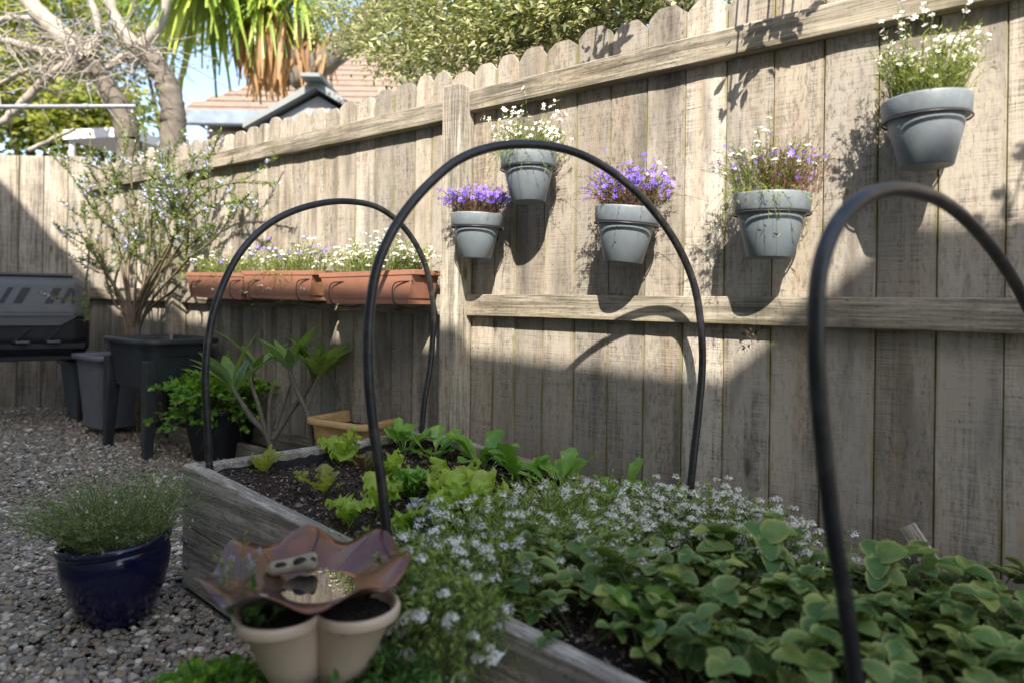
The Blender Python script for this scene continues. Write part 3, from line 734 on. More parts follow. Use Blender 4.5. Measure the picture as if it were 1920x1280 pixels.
troughplant(2, 'sparse green and white alyssum in the farthest terracotta trough', [dict(n=200, h=.16, sp=.12, per=12, lm='lf_bright', clu=.25, vi=.03), dict(n=40, h=.05, sp=.2, per=12, lm='lf_bright', clu=.4, dr=2.0)])
# ================================================================== BLACK LEGGED PLANTER, BINS, HERB POT
yawF = YAW
def squarepot(name, cen, w, d, h, zr, taper, mat, lab, cat, yaw=YAW, rim=.02, soil=True, legs=0.0, group=None, recess=.06, matrim=None):
    root = tag(empty(name, [cen[0], cen[1], float(gz(cen[0], cen[1]))], yaw), lab, cat, group)
    k = taper; r = 1.0
    z0 = zr-h
    V, q = lathe([(.001, z0), (k*.45, z0), (k*.5, z0+.004), (k*.5, z0+.01), (.5, zr-.03)], 48, 9, 0, w, d); mk('pot_body', V, q, mat, root)
    V, q = lathe([(.5, zr-.032), (.5+rim/w*1, zr-.03), (.5+rim/w*1.1, zr-.026), (.5+rim/w*1.1, zr-.003), (.5+rim/w*.9, zr), (.5-.01/w, zr), (.47, zr-.02), (.45, zr-recess-.01)], 48, 9, 0, w, d)
    mk('rim', V, q, matrim or mat, root)
    if soil:
        V, q = disc(.49, zr-recess, 32, 9, w, d, .004); mk('potting_soil', V, q, M['soil'], root)
    if legs:
        for sx in (-1, 1):
            for sy in (-1, 1):
                m = MB(); V = []
                for (z, s, off) in ((0, .024, -.0), (zr-h, .038, .0), (zr-.12, .03, .0)):
                    cx = sx*(w/2-s*.9+.002); cy = sy*(d/2-s*.9+.002)
                    V += [(cx-s, cy-s, z), (cx+s, cy-s, z), (cx+s, cy+s, z), (cx-s, cy+s, z)]
                F = [[3, 2, 1, 0]]
                for i in range(2):
                    for j in range(4): F.append([i*4+j, i*4+(j+1) % 4, i*4+4+(j+1) % 4, i*4+4+j])
                F.append([8, 9, 10, 11]); m.add(V, [np.array(F)]); o = m.build('leg', mat, root)
                bv = o.modifiers.new('b', 'BEVEL'); bv.width = .008; bv.segments = 2
    return root
A_, B_ = G(203, 836), G(275, 862); cen = (A_+B_)/2 + BY*.19
squarepot('raised_planter', cen, .60, .42, .30, .70, .86, M['blackplastic'], 'empty black plastic planter standing on four tall tapered legs', 'planter', legs=1, soil=True, rim=.03, recess=.10)
squarepot('plastic_bin', G(178, 815) + BY*.12 + D3*(-.02), .42, .36, .50, .55, .78, M['greyplastic'], 'mid grey plastic tub behind the legged black planter', 'tub', rim=.025, recess=.05)
squarepot('plastic_bin', G(128, 788) + BY*.14 + D3*(-.03), .34, .30, .44, .46, .72, M['tealplastic'], 'smaller dark slate plastic tub left of the grey tub', 'tub', rim=.025)
hc = G(366, 870)+BY*.16
squarepot('herb_pot', hc, .33, .33, .31, .32, .72, M['tumblerblack'], 'square black plastic pot of parsley by the end of the raised bed', 'pot', yaw=YAW+.25, rim=.012)
# parsley
def comp_leaf():
    V = []; F = []; E = []
    for (ang, l, w, x0) in ((0, 1, .5, .45), (.9, .75, .42, .3), (-.9, .75, .42, .3), (.5, .8, .4, .4), (-.5, .8, .4, .4)):
        v, f, e = leaf_t(w, 3, .2, .2, lambda u: (math.sin(math.pi*min(1, .12+.88*u**.7))**.6 if u < .99 else 0.25))
        v = v*l*.6; c, s = math.cos(ang), math.sin(ang); v = np.stack([v[:, 0]*c-v[:, 1]*s+x0*.6, v[:, 0]*s+v[:, 1]*c, v[:, 2]], -1)
        F.append(f+len(V)*0+sum(len(a) for a in V)); V.append(v); E.append(e)
    return np.vstack(V), np.vstack(F), np.concatenate(E)
CL = comp_leaf()
root = tag(empty('parsley_plant', [hc[0], hc[1], .29], 0), 'bushy bright green parsley spilling over the rim of a black pot', 'herb')
o, _ = sprig('foliage', 230, .12, .27, .24, CL, 6, .052, M['lf_parsley'], M['stem'], root, .0018, .45, .55, .2, .15, out=.7)
o, _ = sprig('foliage', 120, .13, .12, .26, CL, 6, .048, M['lf_parsley'], M['stem'], root, .0018, 1.3, .4, .3, .15, out=.7)
# ochre square planter
yc = (G(642.5, 803, .37) + G(694, 765.5, .37))/2
squarepot('clay_planter', [yc[0], yc[1]], .36, .30, .24, .375, .80, M['yellowclay'], 'empty square ochre clay planter behind the far end of the raised bed', 'planter', yaw=YAW+.12, rim=.02, recess=.05)
bl_ = MB(); bl_.box((0, 0, .0675), (.30, .24, .135), .006); o = bl_.build('concrete_block', M['wallgrey'], None); o.matrix_world = Mloc([yc[0], yc[1], 0], YAW+.12)
tag(o, 'grey block standing hidden under the ochre clay planter', 'block')
# ================================================================== FRANGIPANIS
def smooth_tube(pts, r0, r1, n=6, k=8):
    P = crom(pts, n); return tubes(P, np.linspace(r0, r1, len(P)), k)
def frangipani(base, branches, lab, leafn=10, ll=.27):
    root = tag(empty('frangipani', base), lab, 'shrub', 'young frangipanis behind the bed')
    Vs = []; Fs = []; n = 0; tips = []
    for pts, r0, r1, leafy in branches:
        pts = [np.array(p)-base for p in pts]
        V, q = smooth_tube(pts, r0*.85, r1*.8); Vs.append(V); Fs.append(q+n); n += len(V)
        if leafy: tips.append((pts[-1], nrm(pts[-1]-pts[-2]), leafy))
    mk('branch', np.vstack(Vs), np.vstack(Fs), M['frangibark'], root)
    LT = leaf_t(.25, 7, .22, .3)
    pos = []; dr = []; up = []; s = []
    for p, d, lf in tips:
        for i in range(int(leafn*lf)):
            a = i*2.4+rng.uniform(0, .5); side = np.array([math.cos(a), math.sin(a), 0]); 
            dd = nrm(d*rng.uniform(.25, 1.1) + side*.85 + np.array([0, 0, .45])); pos.append(p+side*.012+d*rng.uniform(-.03, .015)); dr.append(dd); up.append(nrm(np.array([0, 0, 1.]) + d*.3 - side*.3)); s.append(ll*rng.uniform(.55, 1.1))
    V, F = inst(LT[0], LT[1], frames(np.array(dr), np.array(up)), np.array(pos), s)
    mk('leaves', V, F, M['lf_frangi'], root, edge=np.tile(LT[2], len(pos)))
Yf = 3.42
g = lambda px, py, y=Yf: DY(px, py, y)
b1 = G(508, 868, 0); b1 = DY(508, 880, 3.4)*[1, 1, 0]
frangipani(b1, [([b1, g(505, 825), g(470, 780), g(435, 725)], .024, .013, 1.0), ([g(505, 826), g(505, 760), g(512, 722)], .015, .012, 0),
                ([g(500, 815), g(485, 760), g(470, 710, 3.5), g(482, 688, 3.5)], .015, .010, .5), ([g(512, 822), g(545, 770), g(573, 735), g(590, 703)], .020, .013, 1.1),
                ([g(515, 805), g(532, 760, 3.55), g(545, 720, 3.6)], .011, .008, 0)], 'left frangipani with bare forked stems behind the far hoop')
b2 = DY(584, 880, 3.35)*[1, 1, 0]; h_ = lambda px, py: DY(px, py, 3.35)
frangipani(b2, [([b2, h_(584, 830), h_(578, 780), h_(556, 730), h_(540, 685)], .020, .013, 1.1), ([h_(574, 770), h_(585, 735), h_(598, 700)], .014, .012, 1.2),
                ], 'middle frangipani with the broadest glossy leaves, left of the ochre planter', 10, .26)
b3 = DY(640, 880, 3.6)*[1, 1, 0]; h_ = lambda px, py: DY(px, py, 3.55)
frangipani(b3, [([b3, h_(638, 790), h_(645, 755), h_(680, 715), h_(705, 690)], .018, .012, .75), ([h_(643, 757), h_(625, 715), h_(612, 695)], .013, .011, .8)],
           'right frangipani rising behind the ochre planter', 8, .25)
# ================================================================== ROSEMARY
rb = np.array([*DY(255, 700, 4.7)[:2], 0.0])
root = tag(empty('rosemary_bush', rb), 'tall straggly rosemary with pale blue flowers behind the legged black planter', 'shrub')
rp = [[(235, 610), (215, 540), (225, 470), (180, 400), (135, 330), (112, 285), (95, 235)], [(240, 612), (235, 520), (240, 440), (200, 380), (170, 310), (170, 250)],
      [(250, 615), (240, 500), (262, 430), (245, 330), (262, 230), (258, 170)], [(255, 612), (290, 520), (300, 430), (275, 330), (272, 240)],
      [(255, 615), (300, 520), (330, 430), (350, 370), (390, 300), (415, 245)], [(250, 612), (310, 470), (370, 400), (430, 380), (490, 400)],
      [(256, 610), (320, 460), (360, 380), (430, 345), (525, 345)], [(245, 612), (215, 570), (195, 500), (190, 420), (215, 350), (205, 290)],
      [(260, 612), (275, 540), (345, 450), (330, 380), (325, 300), (345, 240)], [(250, 614), (262, 560), (310, 500), (380, 440), (400, 420)],
      [(240, 612), (225, 560), (180, 480), (160, 420), (158, 380)], [(262, 612), (330, 540), (345, 500), (350, 420), (300, 360), (295, 270)],
      [(244, 613), (228, 500), (212, 430), (205, 360), (232, 300), (228, 225)], [(258, 612), (280, 480), (285, 400), (310, 340), (318, 265)], [(250, 612), (255, 500), (250, 410), (222, 340), (240, 260)],
      [(248, 612), (205, 520), (172, 455), (165, 500), (160, 560), (162, 600)], [(262, 612), (340, 500), (400, 450), (440, 395), (470, 360)]]
PA = []
def rpt(px, py, y):
    P = DY(px, py, y); return P if floc(P)[1] > .14 else FP(px, py, .14+rng.uniform(0, .12))
for k_, pts in enumerate(rp):
    yy = 4.65 + rng.uniform(-.25, .25)
    pts3 = [rb + [rng.uniform(-.10, .10), rng.uniform(-.06, .06), 0]] + [rpt(px, py, 4.6 + (yy-4.6)*i/len(pts)) for i, (px, py) in enumerate(pts)]
    P = crom(pts3, 8); u = np.linspace(0, len(P)-1, 44); PA.append(np.stack([np.interp(u, np.arange(len(P)), P[:, j]) for j in range(3)], -1)-rb)
PA = np.array(PA)
side = []
for a in range(110):
    i = rng.integers(len(PA)); k = rng.integers(18, 38); p = PA[i, k]; d = nrm(PA[i, k+1]-PA[i, k] + rdir(1, -.1, .9)[0]*.55); L_ = rng.uniform(.12, .36)
    u = np.linspace(0, 1, 44)[:, None]; side.append(p + d*L_*u + np.array([0, 0, 1])*.25*L_*u*u)
side = np.array(side)
V1, q1 = tubes(PA, np.linspace(1, .12, 44)**1.3*.010+.002, 5); mk('branches', V1, q1, M['twig'], root)
allP = np.concatenate([PA[:, 20:], side[:, :24][:, :]])
V1, q1 = tubes(side[:, ::4], .0022, 3)
p1, t1, _ = along(PA, 330, .34, 1.0); p2, t2, _ = along(side, 90, .0, 1.0)
p = np.vstack([p1, p2]); tg = np.vstack([t1, t2])
Rm = frames(nrm(tg*.7 + rdir(len(p), -.5, .8)), nrm(rdir(len(p), .2, 1)))
V2, F2 = inst(LN[0], LN[1], Rm, p, .032*rng.uniform(.6, 1.2, len(p)))
mk('foliage', np.vstack([V1, V2]), [q1, F2[0]+len(V1)], [M['twig'], M['lf_rosemary']], root)
pf, tf, _ = along(np.concatenate([PA, side]), 9, .6, 1.0); pf = pf + rng.normal(0, .008, pf.shape)
blossoms('blossoms', pf, nrm(rdir(len(pf))+[0, -1, .2]), .0095, M['paleblue'], root)
# ================================================================== COMPOST TUMBLER
ct = np.array([*DY(14, 600, 4.85)[:2], 0.0])
root = tag(empty('compost_tumbler', ct, R(31)), 'two tone grey and black compost tumbler with slanted vents in the far corner', 'composter')
zc = .795
def extr(name, prof, x0, x1, mat, nseg=1, inset=.0):
    n = len(prof); V = []; 
    for xx, k in ((x0, .80), (x0+.08, 1), (x1-.08, 1), (x1, .80)):
        for (y, z) in prof: V.append((xx, y*k, zc+(z-zc)*k))
    F = [[r_*n+j, r_*n+(j+1) % n, r_*n+n+(j+1) % n, r_*n+n+j] for r_ in range(3) for j in range(n)]
    m = MB(); m.add(V, [np.array(F), np.array([list(range(n))[::-1]]), np.array([[3*n+j for j in range(n)]])])
    o = m.build(name, mat, root); bv = o.modifiers.new('b', 'BEVEL'); bv.width = .018; bv.segments = 2; return o
zc = .795; hw = .45
up = [(-.31, zc+.0), (-.31, zc+.04), (-.25, zc+.25), (-.19, zc+.30), (.19, zc+.30), (.25, zc+.25), (.31, zc+.04), (.31, zc)]
lo = [(-.31, zc-.004), (.31, zc-.004), (.30, zc-.16), (.20, zc-.31), (-.20, zc-.31), (-.30, zc-.16)]
extr('upper_shell', up, -.62, .50, M['tumblergrey']); extr('lower_shell', lo, -.62, .50, M['tumblerblack'])
m = MB(); m.box((-.06, -.312, zc+.010), (.95, .02, .03), .006); m.box((-.06, -.19, zc+.305), (.92, .06, .02), .006); m.build('seam_ridge', M['tumblergrey'], root)
m = MB(); m.box((-.06, -.275, zc-.205), (1.10, .03, .04), .006); m.box((-.06, -.22, zc-.29), (1.02, .05, .035), .006); m.build('lower_rib', M['tumblerblack'], root)
def slant(name, x, z, w, h, y, mat, sl=.05, dy=0.0):
    V = [(x, y, z), (x+w, y, z), (x+w+sl, y+dy, z+h), (x+sl, y+dy, z+h)]; V = V + [(a, b+.02, c) for a, b, c in V]
    m = MB(); m.add(V, [np.array([[0, 1, 2, 3], [7, 6, 5, 4], [0, 4, 5, 1], [1, 5, 6, 2], [2, 6, 7, 3], [3, 7, 4, 0]])]); return m.build(name, mat, root)
for xx in (-.02, .06, .24, .33): slant('vent', xx, zc+.10, .05 if xx in (.06, .24) else .03, .11, -.297, M['tumblerblack'], .05, .031)
slant('vent', .40, zc+.10, .02, .10, -.297, M['tumblerblack'], .0, .031); slant('vent', -.36, zc+.10, .05, .11, -.297, M['tumblerblack'], .05, .031); slant('vent', -.22, zc+.10, .05, .11, -.297, M['tumblerblack'], .05, .031)
m = MB(); V = [(-.50, zc+.01), (.44, zc+.01), (.34, zc-.055), (-.40, zc-.055)]; V = [(a, -.322, b) for a, b in V] + [(a, -.29, b) for a, b in V]
m.add(V, [np.array([[0, 3, 2, 1], [4, 5, 6, 7], [0, 1, 5, 4], [1, 2, 6, 5], [2, 3, 7, 6], [3, 0, 4, 7]])]); m.build('apron', M['tumblergrey'], root)
for xx in (-.30, -.12, .06, .24): slant('vent_ridge', xx, zc-.165, .022, .09, -.325, M['tumblerblack'], .08, 0)
for xx in (-.30, -.10, .12, .30): m = MB(); m.box((xx, -.318, zc-.17), (.08, .03, .016), .004); m.build('ledge', M['tumblergrey'], root)
for (xx, zz_) in ((-.02, -.222), (.02, -.222), (.0, -.205)): V, q = tubes(np.array([[xx, -.30, zc+zz_], [xx, -.285, zc+zz_]]), .009, 8); mk('drain_hole', V, q, M['tumblergrey'], root)
for xx in (-.50, .45):
    for (y0_, y1_) in ((-.12, 0.0), (.22, 0.0)):
        V, q = tubes(np.array([[xx, y0_, 0.0], [xx, y1_, zc-.15]]), .014, 8); mk('leg', V, q, M['tumblerblack'], root)
# weeds by the tumbler
for (px, py, nn, lab) in ((15, 742, 60, 'small clump of green weeds under the compost tumbler'), (118, 744, 50, 'weedy tuft with an orange fleck between tumbler and tubs')):
    w = G(px, py); rt = tag(empty('weed_tuft', w), lab, 'weed')
    sprig('foliage', nn, .08, .13, .12, LW, 8, .03, M['lf_midgreen'], M['stem'], rt, .001, .4)
# ================================================================== BLUE POT AND THYME
bp = np.array([-1.165, 2.0, 0.0])
root = tag(empty('glazed_pot', bp, 0, rot=(0, R(-4.0), 0)), 'glossy cobalt blue bowl shaped pot on the gravel', 'pot')
V, q = lathe([(.001, -.004), (.10, -.004), (.106, .004), (.12, .03), (.148, .085), (.166, .14), (.1725, .18), (.170, .205), (.165, .214)], 56); mk('pot_body', V, q, M['cobalt'], root)
V, q = lathe([(.164, .212), (.171, .212), (.1775, .219), (.179, .228), (.1755, .237), (.168, .2405), (.161, .237), (.157, .226), (.153, .19)], 56); mk('rim', V, q, M['cobalt'], root)
V, q = disc(.157, .214, 32); mk('potting_soil', V, q, M['soil'], root); root.scale = (.86, .86, 1.0)
rt = tag(empty('thyme_plant', bp+[0, 0, .21]), 'wispy grey green thyme overflowing the cobalt blue pot', 'herb')
o, Ps = sprig('foliage', 620, .12, .20, .15, LN, 30, .0088, M['lf_thyme'], M['stem'], rt, .0008, .3, .1, .25, .35, K=7)
o2, Ps = sprig('foliage', 220, .10, .13, .20, LN, 30, .0088, M['lf_thyme'], M['stem'], rt, .0008, .35, .1, .3, .3, K=7); o2.location = (-.10, 0, .03)
p, t_, _ = along(Ps, 1, .85, 1); blossoms('blossoms', p[:60]+[-.04, 0, .03], rdir(60), .004, M['whitepetal'], rt)
# ================================================================== STRAWBERRY TOWER PLANTER AND BOWL
tc = np.array([-.375, 1.335, 0.0]); tgz = float(gz(tc[0], tc[1]))
root = tag(empty('stacking_planter', [tc[0], tc[1], tgz]), 'tan plastic tiered planter with clover shaped cups, under the copper bowl', 'planter')
zt = .375 - tgz
aoff = R(-122)
def clover(r, z, a): return r*(.56 + .46*abs(math.cos(2*(a-aoff)))**.7), z
def clover45(r, z, a): return r*(.56 + .46*abs(math.cos(2*(a-aoff-R(45))))**.7), z
for zz_, md in ((zt, clover), (zt-.19, clover45)):
    prof = [(.075, zz_-.19), (.085, zz_-.185), (.128, zz_-.10), (.160, zz_-.026), (.163, zz_-.024), (.176, zz_-.022), (.179, zz_-.018), (.180, zz_-.005), (.178, zz_-.001), (.172, zz_+.001), (.167, zz_-.004), (.160, zz_-.024)]
    V, q = lathe(prof, 160, mod=md); o = mk('cup_tier', V, q, M['tanplastic'], root)
    V, q = lathe([(.164*(i_+.02)/5.02, zz_-.024+rng.normal(0, .002)) for i_ in range(5, -1, -1)], 80, mod=md); V[:, 2] += rng.normal(0, .0025, len(V)); mk('potting_soil', V, q, M['soil'], o)
V, q = lathe([(.001, 0), (.13, 0), (.13, .03), (.06, .04), (.05, .06)], 32); mk('base', V, q, M['tanplastic'], root)
# bowl
bc = np.array([tc[0]-.033, tc[1]+.02, .356]); NL = 7
def bmod(r, z, a):
    k = (r/.205)**2.0; ph = NL*a + .6
    return .95*r*(1 + .045*k*math.cos(ph+.8) + .03*k*math.sin(2*a+1)), z*.66 + .017*k*k*math.cos(ph) + .005*k*math.sin(3*a+1)
root = tag(empty('fluted_bowl', bc, 0, rot=(R(0), R(0), R(10))), 'shallow copper coloured bowl with a ruffled wavy rim on the tan planter', 'bowl')
prof = [(.001, 0), (.05, .001), (.075, .008), (.115, .03), (.15, .053), (.18, .075), (.205, .092), (.2065, .0955), (.204, .098), (.176, .081), (.145, .060), (.11, .038), (.07, .016), (.001, .012)]
V, q = lathe(prof, 168, mod=bmod); mk('bowl_body', V, q, M['copper'], root)
V, q = lathe([(.078, .0225), (.05, .0225), (.0005, .0225)], 64); o = mk('water', V, q, M['water']); o.matrix_world = Matrix.Translation((bc+[.030, -.004, 0]).tolist())
tag(o, 'still water in the copper bowl mirroring the sunlit fence', 'water')
# hollow driftwood piece lying in the bowl
pA = DY(500, 1068, 1.395); pB = DY(596, 1050, 1.415); ax = pB-pA; Ls = float(np.linalg.norm(ax))
nn_ = 44; V = []
for i in range(nn_):
    u = i/(nn_-1); rr = .0185*(1-.25*(1-u)) * (1 + .05*math.sin(9*u)) * min(1, (.18+u*8))**.5 * min(1, (.30+(1-u)*10))**.5
    for j in range(24):
        t_ = 2*math.pi*j/24; dep = 1.0
        for (uc, tc_, s_) in ((.34, -.95, .075), (.72, -.98, .10), (.93, -.6, .04)):
            dd = ((u-uc)/s_)**2 + (((t_-tc_*math.pi/1.0*.5+math.pi) % (2*math.pi)-math.pi)/.62)**2
            if dd < 1: dep = min(dep, .35+.45*dd)
        V.append((u*Ls, rr*dep*math.cos(t_), rr*dep*math.sin(t_)))
idx = np.arange(nn_*24).reshape(nn_, 24); q = np.stack([idx[:-1], np.roll(idx, -1, 1)[:-1], np.roll(idx, -1, 1)[1:], idx[1:]], -1).reshape(-1, 4)
o = mk('driftwood', V, [q, np.array([list(range(24))]), np.array([[(nn_-1)*24+23-j for j in range(24)]])], [M['pumice']])
o.matrix_world = Matrix.Translation(pA.tolist()) @ Vector(ax.tolist()).to_track_quat('X', 'Z').to_matrix().to_4x4()
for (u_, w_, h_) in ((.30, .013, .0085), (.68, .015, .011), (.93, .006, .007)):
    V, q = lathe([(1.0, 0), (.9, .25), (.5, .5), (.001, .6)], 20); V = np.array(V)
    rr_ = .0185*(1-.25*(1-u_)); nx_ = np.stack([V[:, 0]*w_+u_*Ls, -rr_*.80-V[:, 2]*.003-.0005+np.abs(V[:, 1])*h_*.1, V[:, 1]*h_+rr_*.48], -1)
    mk('hollow', nx_, q, M['tumblerblack'], o)  # raised black disc painting the shade inside a hole
tag(o, 'short hollow driftwood tube with holes painted shadow dark lying in the copper bowl', 'driftwood')
# plants in and round the tower
rt = tag(empty('parsley_plant', tc+[-.20, -.07, .165]), 'dense bright green parsley growing from the lower left of the tan planter', 'herb')
sprig('foliage', 420, .06, .10, .10, CL, 6, .024, M['lf_parsley'], M['stem'], rt, .001, .7, .3)
rt = tag(empty('trailing_plant', tc+[.06, -.17, .17]), 'trailing plant with small leaves and one blue flower below the front of the tan planter', 'plant')
o, Ps = sprig('foliage', 90, .07, .12, .09, LW, 9, .019, M['lf_midgreen'], M['redstem'], rt, .001, .6, .2)
blossoms('blossoms', np.array([[.012, -.03, .10], [.018, -.034, .094]]), nrm(np.array([[0, -1, .3], [.2, -1, 0]])), .011, M['violet'], rt)
rt = tag(empty('trailing_plant', tc+[.15, -.05, .20]), 'small leafy plant at the right side of the tan planter', 'plant')
sprig('foliage', 60, .05, .10, .06, LW, 9, .018, M['lf_midgreen'], M['stem'], rt, .001, .6, .2)
rt = tag(empty('trailing_plant', tc+[-.085, -.10, .345]), 'little sprig of grey green leaves growing from the front cup under the bowl', 'plant')
sprig('foliage', 9, .02, .075, .05, LW, 9, .017, M['lf_midgreen'], M['redstem'], rt, .001, .2, .2)
rt = tag(empty('lobelia_plant', tc+[-.165, .0, .33]), 'thin pale blue lobelia stem beside the left cup of the tan planter', 'flowering plant')
o, Ps = sprig('foliage', 12, .025, .13, .04, LN, 9, .016, M['lf_bright'], M['stem'], rt, .0009, .2, .2)
blossoms('blossoms', Ps[:5, -1], nrm(rdir(5)+[0, -1, 0]), .008, M['paleblue'], rt)
# ================================================================== LETTUCES AND SPINACH
def ruffle_leaf(L, W, ruf=.12, lobes=5, bend=.5, nx=18, ny=11, lobe=.0, stalk=.25, cup=.2):
    V = []; E = []; ph = rng.uniform(0, 6.28); 
    for i in range(nx+1):
        u = i/nx; 
        prof = (max(0, (u-stalk)/(1-stalk))**.55)*(1 - max(0, (u-.72)/.28)**2.2*.75) if u > stalk else 0
        wv = W/2*(prof*(1+lobe*math.sin(lobes*2*math.pi*u+ph)) + .06)
        ang = bend*u*u; x = L*(u*math.cos(ang*.5)); z = L*u*math.sin(1.0*(.75-bend*u))
        for j in range(ny+1):
            v = (j/ny*2-1); e = abs(v)**2
            zz_ = z + ruf*W*e*math.sin(lobes*5*u+ph+v*2.5+(2 if v > 0 else 0))*min(1, prof*1.5) + cup*W*abs(v)*.5*prof
            xx = x*.8 + ruf*W*.5*e*math.sin(lobes*7*u+ph*2)*min(1, prof)
            V.append((xx, v*wv*(1+.12*e*math.sin(lobes*9*u+ph)), zz_)); E.append(e)
    F = [[i*(ny+1)+j, i*(ny+1)+j+1, (i+1)*(ny+1)+j+1, (i+1)*(ny+1)+j] for i in range(nx) for j in range(ny)]
    return np.array(V), np.array(F), np.array(E)
def rosette(name, px, py, kind, n, size, lab, cat, group, mat, dz=-.055):
    P = BP(px, py, dz); root = tag(empty(name, P), lab, cat, group); Vs = []; Fs = []; Es = []; k0 = 0
    for i in range(n):
        s = size*(1.28 if kind != 'spinach' else 1.3)*rng.uniform(.65, 1.1); a = i*2.4 + rng.uniform(-.4, .4)
        if kind == 'spinach': v, f, e = ruffle_leaf(s, s*.40, .06, 3, rng.uniform(.1, .6), stalk=.38, cup=.22)
        elif kind == 'oak': v, f, e = ruffle_leaf(s, s*.50, .10, 4, rng.uniform(.1, .5), lobe=.35, stalk=.3)
        else: v, f, e = ruffle_leaf(s, s*.74, .19, 5, rng.uniform(.1, .7), stalk=.15)
        el = rng.uniform(.15, .85) if kind != 'spinach' else rng.uniform(-.05, .6); c, sn = math.cos(el), math.sin(el)
        v = np.stack([v[:, 0]*c-v[:, 2]*sn, v[:, 1], v[:, 0]*sn+v[:, 2]*c], -1)
        c, sn = math.cos(a), math.sin(a); v = np.stack([v[:, 0]*c-v[:, 1]*sn, v[:, 0]*sn+v[:, 1]*c, v[:, 2]], -1)
        Vs.append(v); Fs.append(f+k0); Es.append(e); k0 += len(v)
    o = mk('leaves', np.vstack(Vs), np.vstack(Fs), M[mat], root, edge=np.concatenate(Es)); return root
LG = 'lettuces in the raised bed'; SG = 'spinach plants along the fence side of the bed'
rosette('lettuce', 495, 893, 'oak', 9, .095, 'oak leaf lettuce nearest the far left corner of the bed', 'lettuce', LG, 'lf_oak')
rosette('lettuce', 563, 908, 'oak', 5, .06, 'smallest oak leaf lettuce, left of the taller yellow green one', 'lettuce', LG, 'lf_oak')
rosette('lettuce', 607, 935, 'oak', 9, .10, 'yellow green oak leaf lettuce in the middle of the bare soil', 'lettuce', LG, 'lf_oak')
rosette('lettuce', 640, 870, 'frill', 6, .12, 'tall lime green frilly lettuce at the far end of the bed', 'lettuce', LG, 'lf_lettuce')
rosette('lettuce', 683, 895, 'oak', 6, .09, 'small dark red lettuce just left of the middle hoop', 'lettuce', LG, 'lf_red')
rosette('lettuce', 655, 990, 'frill', 6, .10, 'pale frilly lettuce close to the near side board of the bed', 'lettuce', LG, 'lf_lettuce')
rosette('lettuce', 712, 965, 'frill', 7, .11, 'lime lettuce around the foot of the middle hoop', 'lettuce', LG, 'lf_lettuce')
rosette('lettuce', 768, 940, 'frill', 14, .10, 'curly green lettuce right behind the middle hoop', 'lettuce', LG, 'lf_spinach')
rosette('lettuce', 812, 925, 'frill', 6, .10, 'thin upright lime lettuce between the curly one and the flat ones', 'lettuce', LG, 'lf_lettuce')
rosette('lettuce', 858, 955, 'frill', 8, .12, 'broad lime lettuce left of the alyssum', 'lettuce', LG, 'lf_lettuce')
rosette('lettuce', 905, 965, 'frill', 8, .11, 'broad lime lettuce half hidden by the alyssum', 'lettuce', LG, 'lf_lettuce')
rosette('lettuce', 760, 1010, 'frill', 6, .10, 'lime lettuce between the hoop foot and the alyssum edge', 'lettuce', LG, 'lf_lettuce')
rosette('lettuce', 735, 905, 'frill', 7, .09, 'lime lettuce just past the middle hoop, between it and the spinach', 'lettuce', LG, 'lf_lettuce')
rosette('lettuce', 835, 985, 'frill', 8, .11, 'lime lettuce sunk into the left edge of the alyssum', 'lettuce', LG, 'lf_lettuce')
rosette('lettuce', 880, 925, 'frill', 7, .09, 'small lime lettuce in front of the tallest spinach', 'lettuce', LG, 'lf_lettuce')
rosette('spinach', 757, 850, 'spinach', 10, .15, 'spinach at the far corner by the foot of the farthest hoop', 'spinach', SG, 'lf_spinach')
rosette('spinach', 815, 868, 'spinach', 11, .15, 'second spinach from the far corner, along the fence side board', 'spinach', SG, 'lf_spinach')
rosette('spinach', 905, 890, 'spinach', 12, .18, 'tallest spinach with long spoon shaped leaves', 'spinach', SG, 'lf_spinach')
rosette('spinach', 975, 910, 'spinach', 10, .16, 'spinach behind the left edge of the alyssum', 'spinach', SG, 'lf_spinach')
rosette('spinach', 1050, 930, 'spinach', 10, .16, 'spinach rising out of the alyssum against the side board', 'spinach', SG, 'lf_spinach')
rosette('spinach', 1165, 960, 'spinach', 6, .17, 'lone spinach with a pale spotted leaf farthest right in the alyssum', 'spinach', SG, 'lf_spinach')
# seedlings
P = BP(470, 880, -.07); rt = tag(empty('seedling_patch', P), 'tiny green seedlings in the far corner of the soil', 'seedlings')
sprig('foliage', 30, .12, .04, .05, LM, 4, .014, M['lf_lettuce'], M['stem'], rt, .0007, .2)
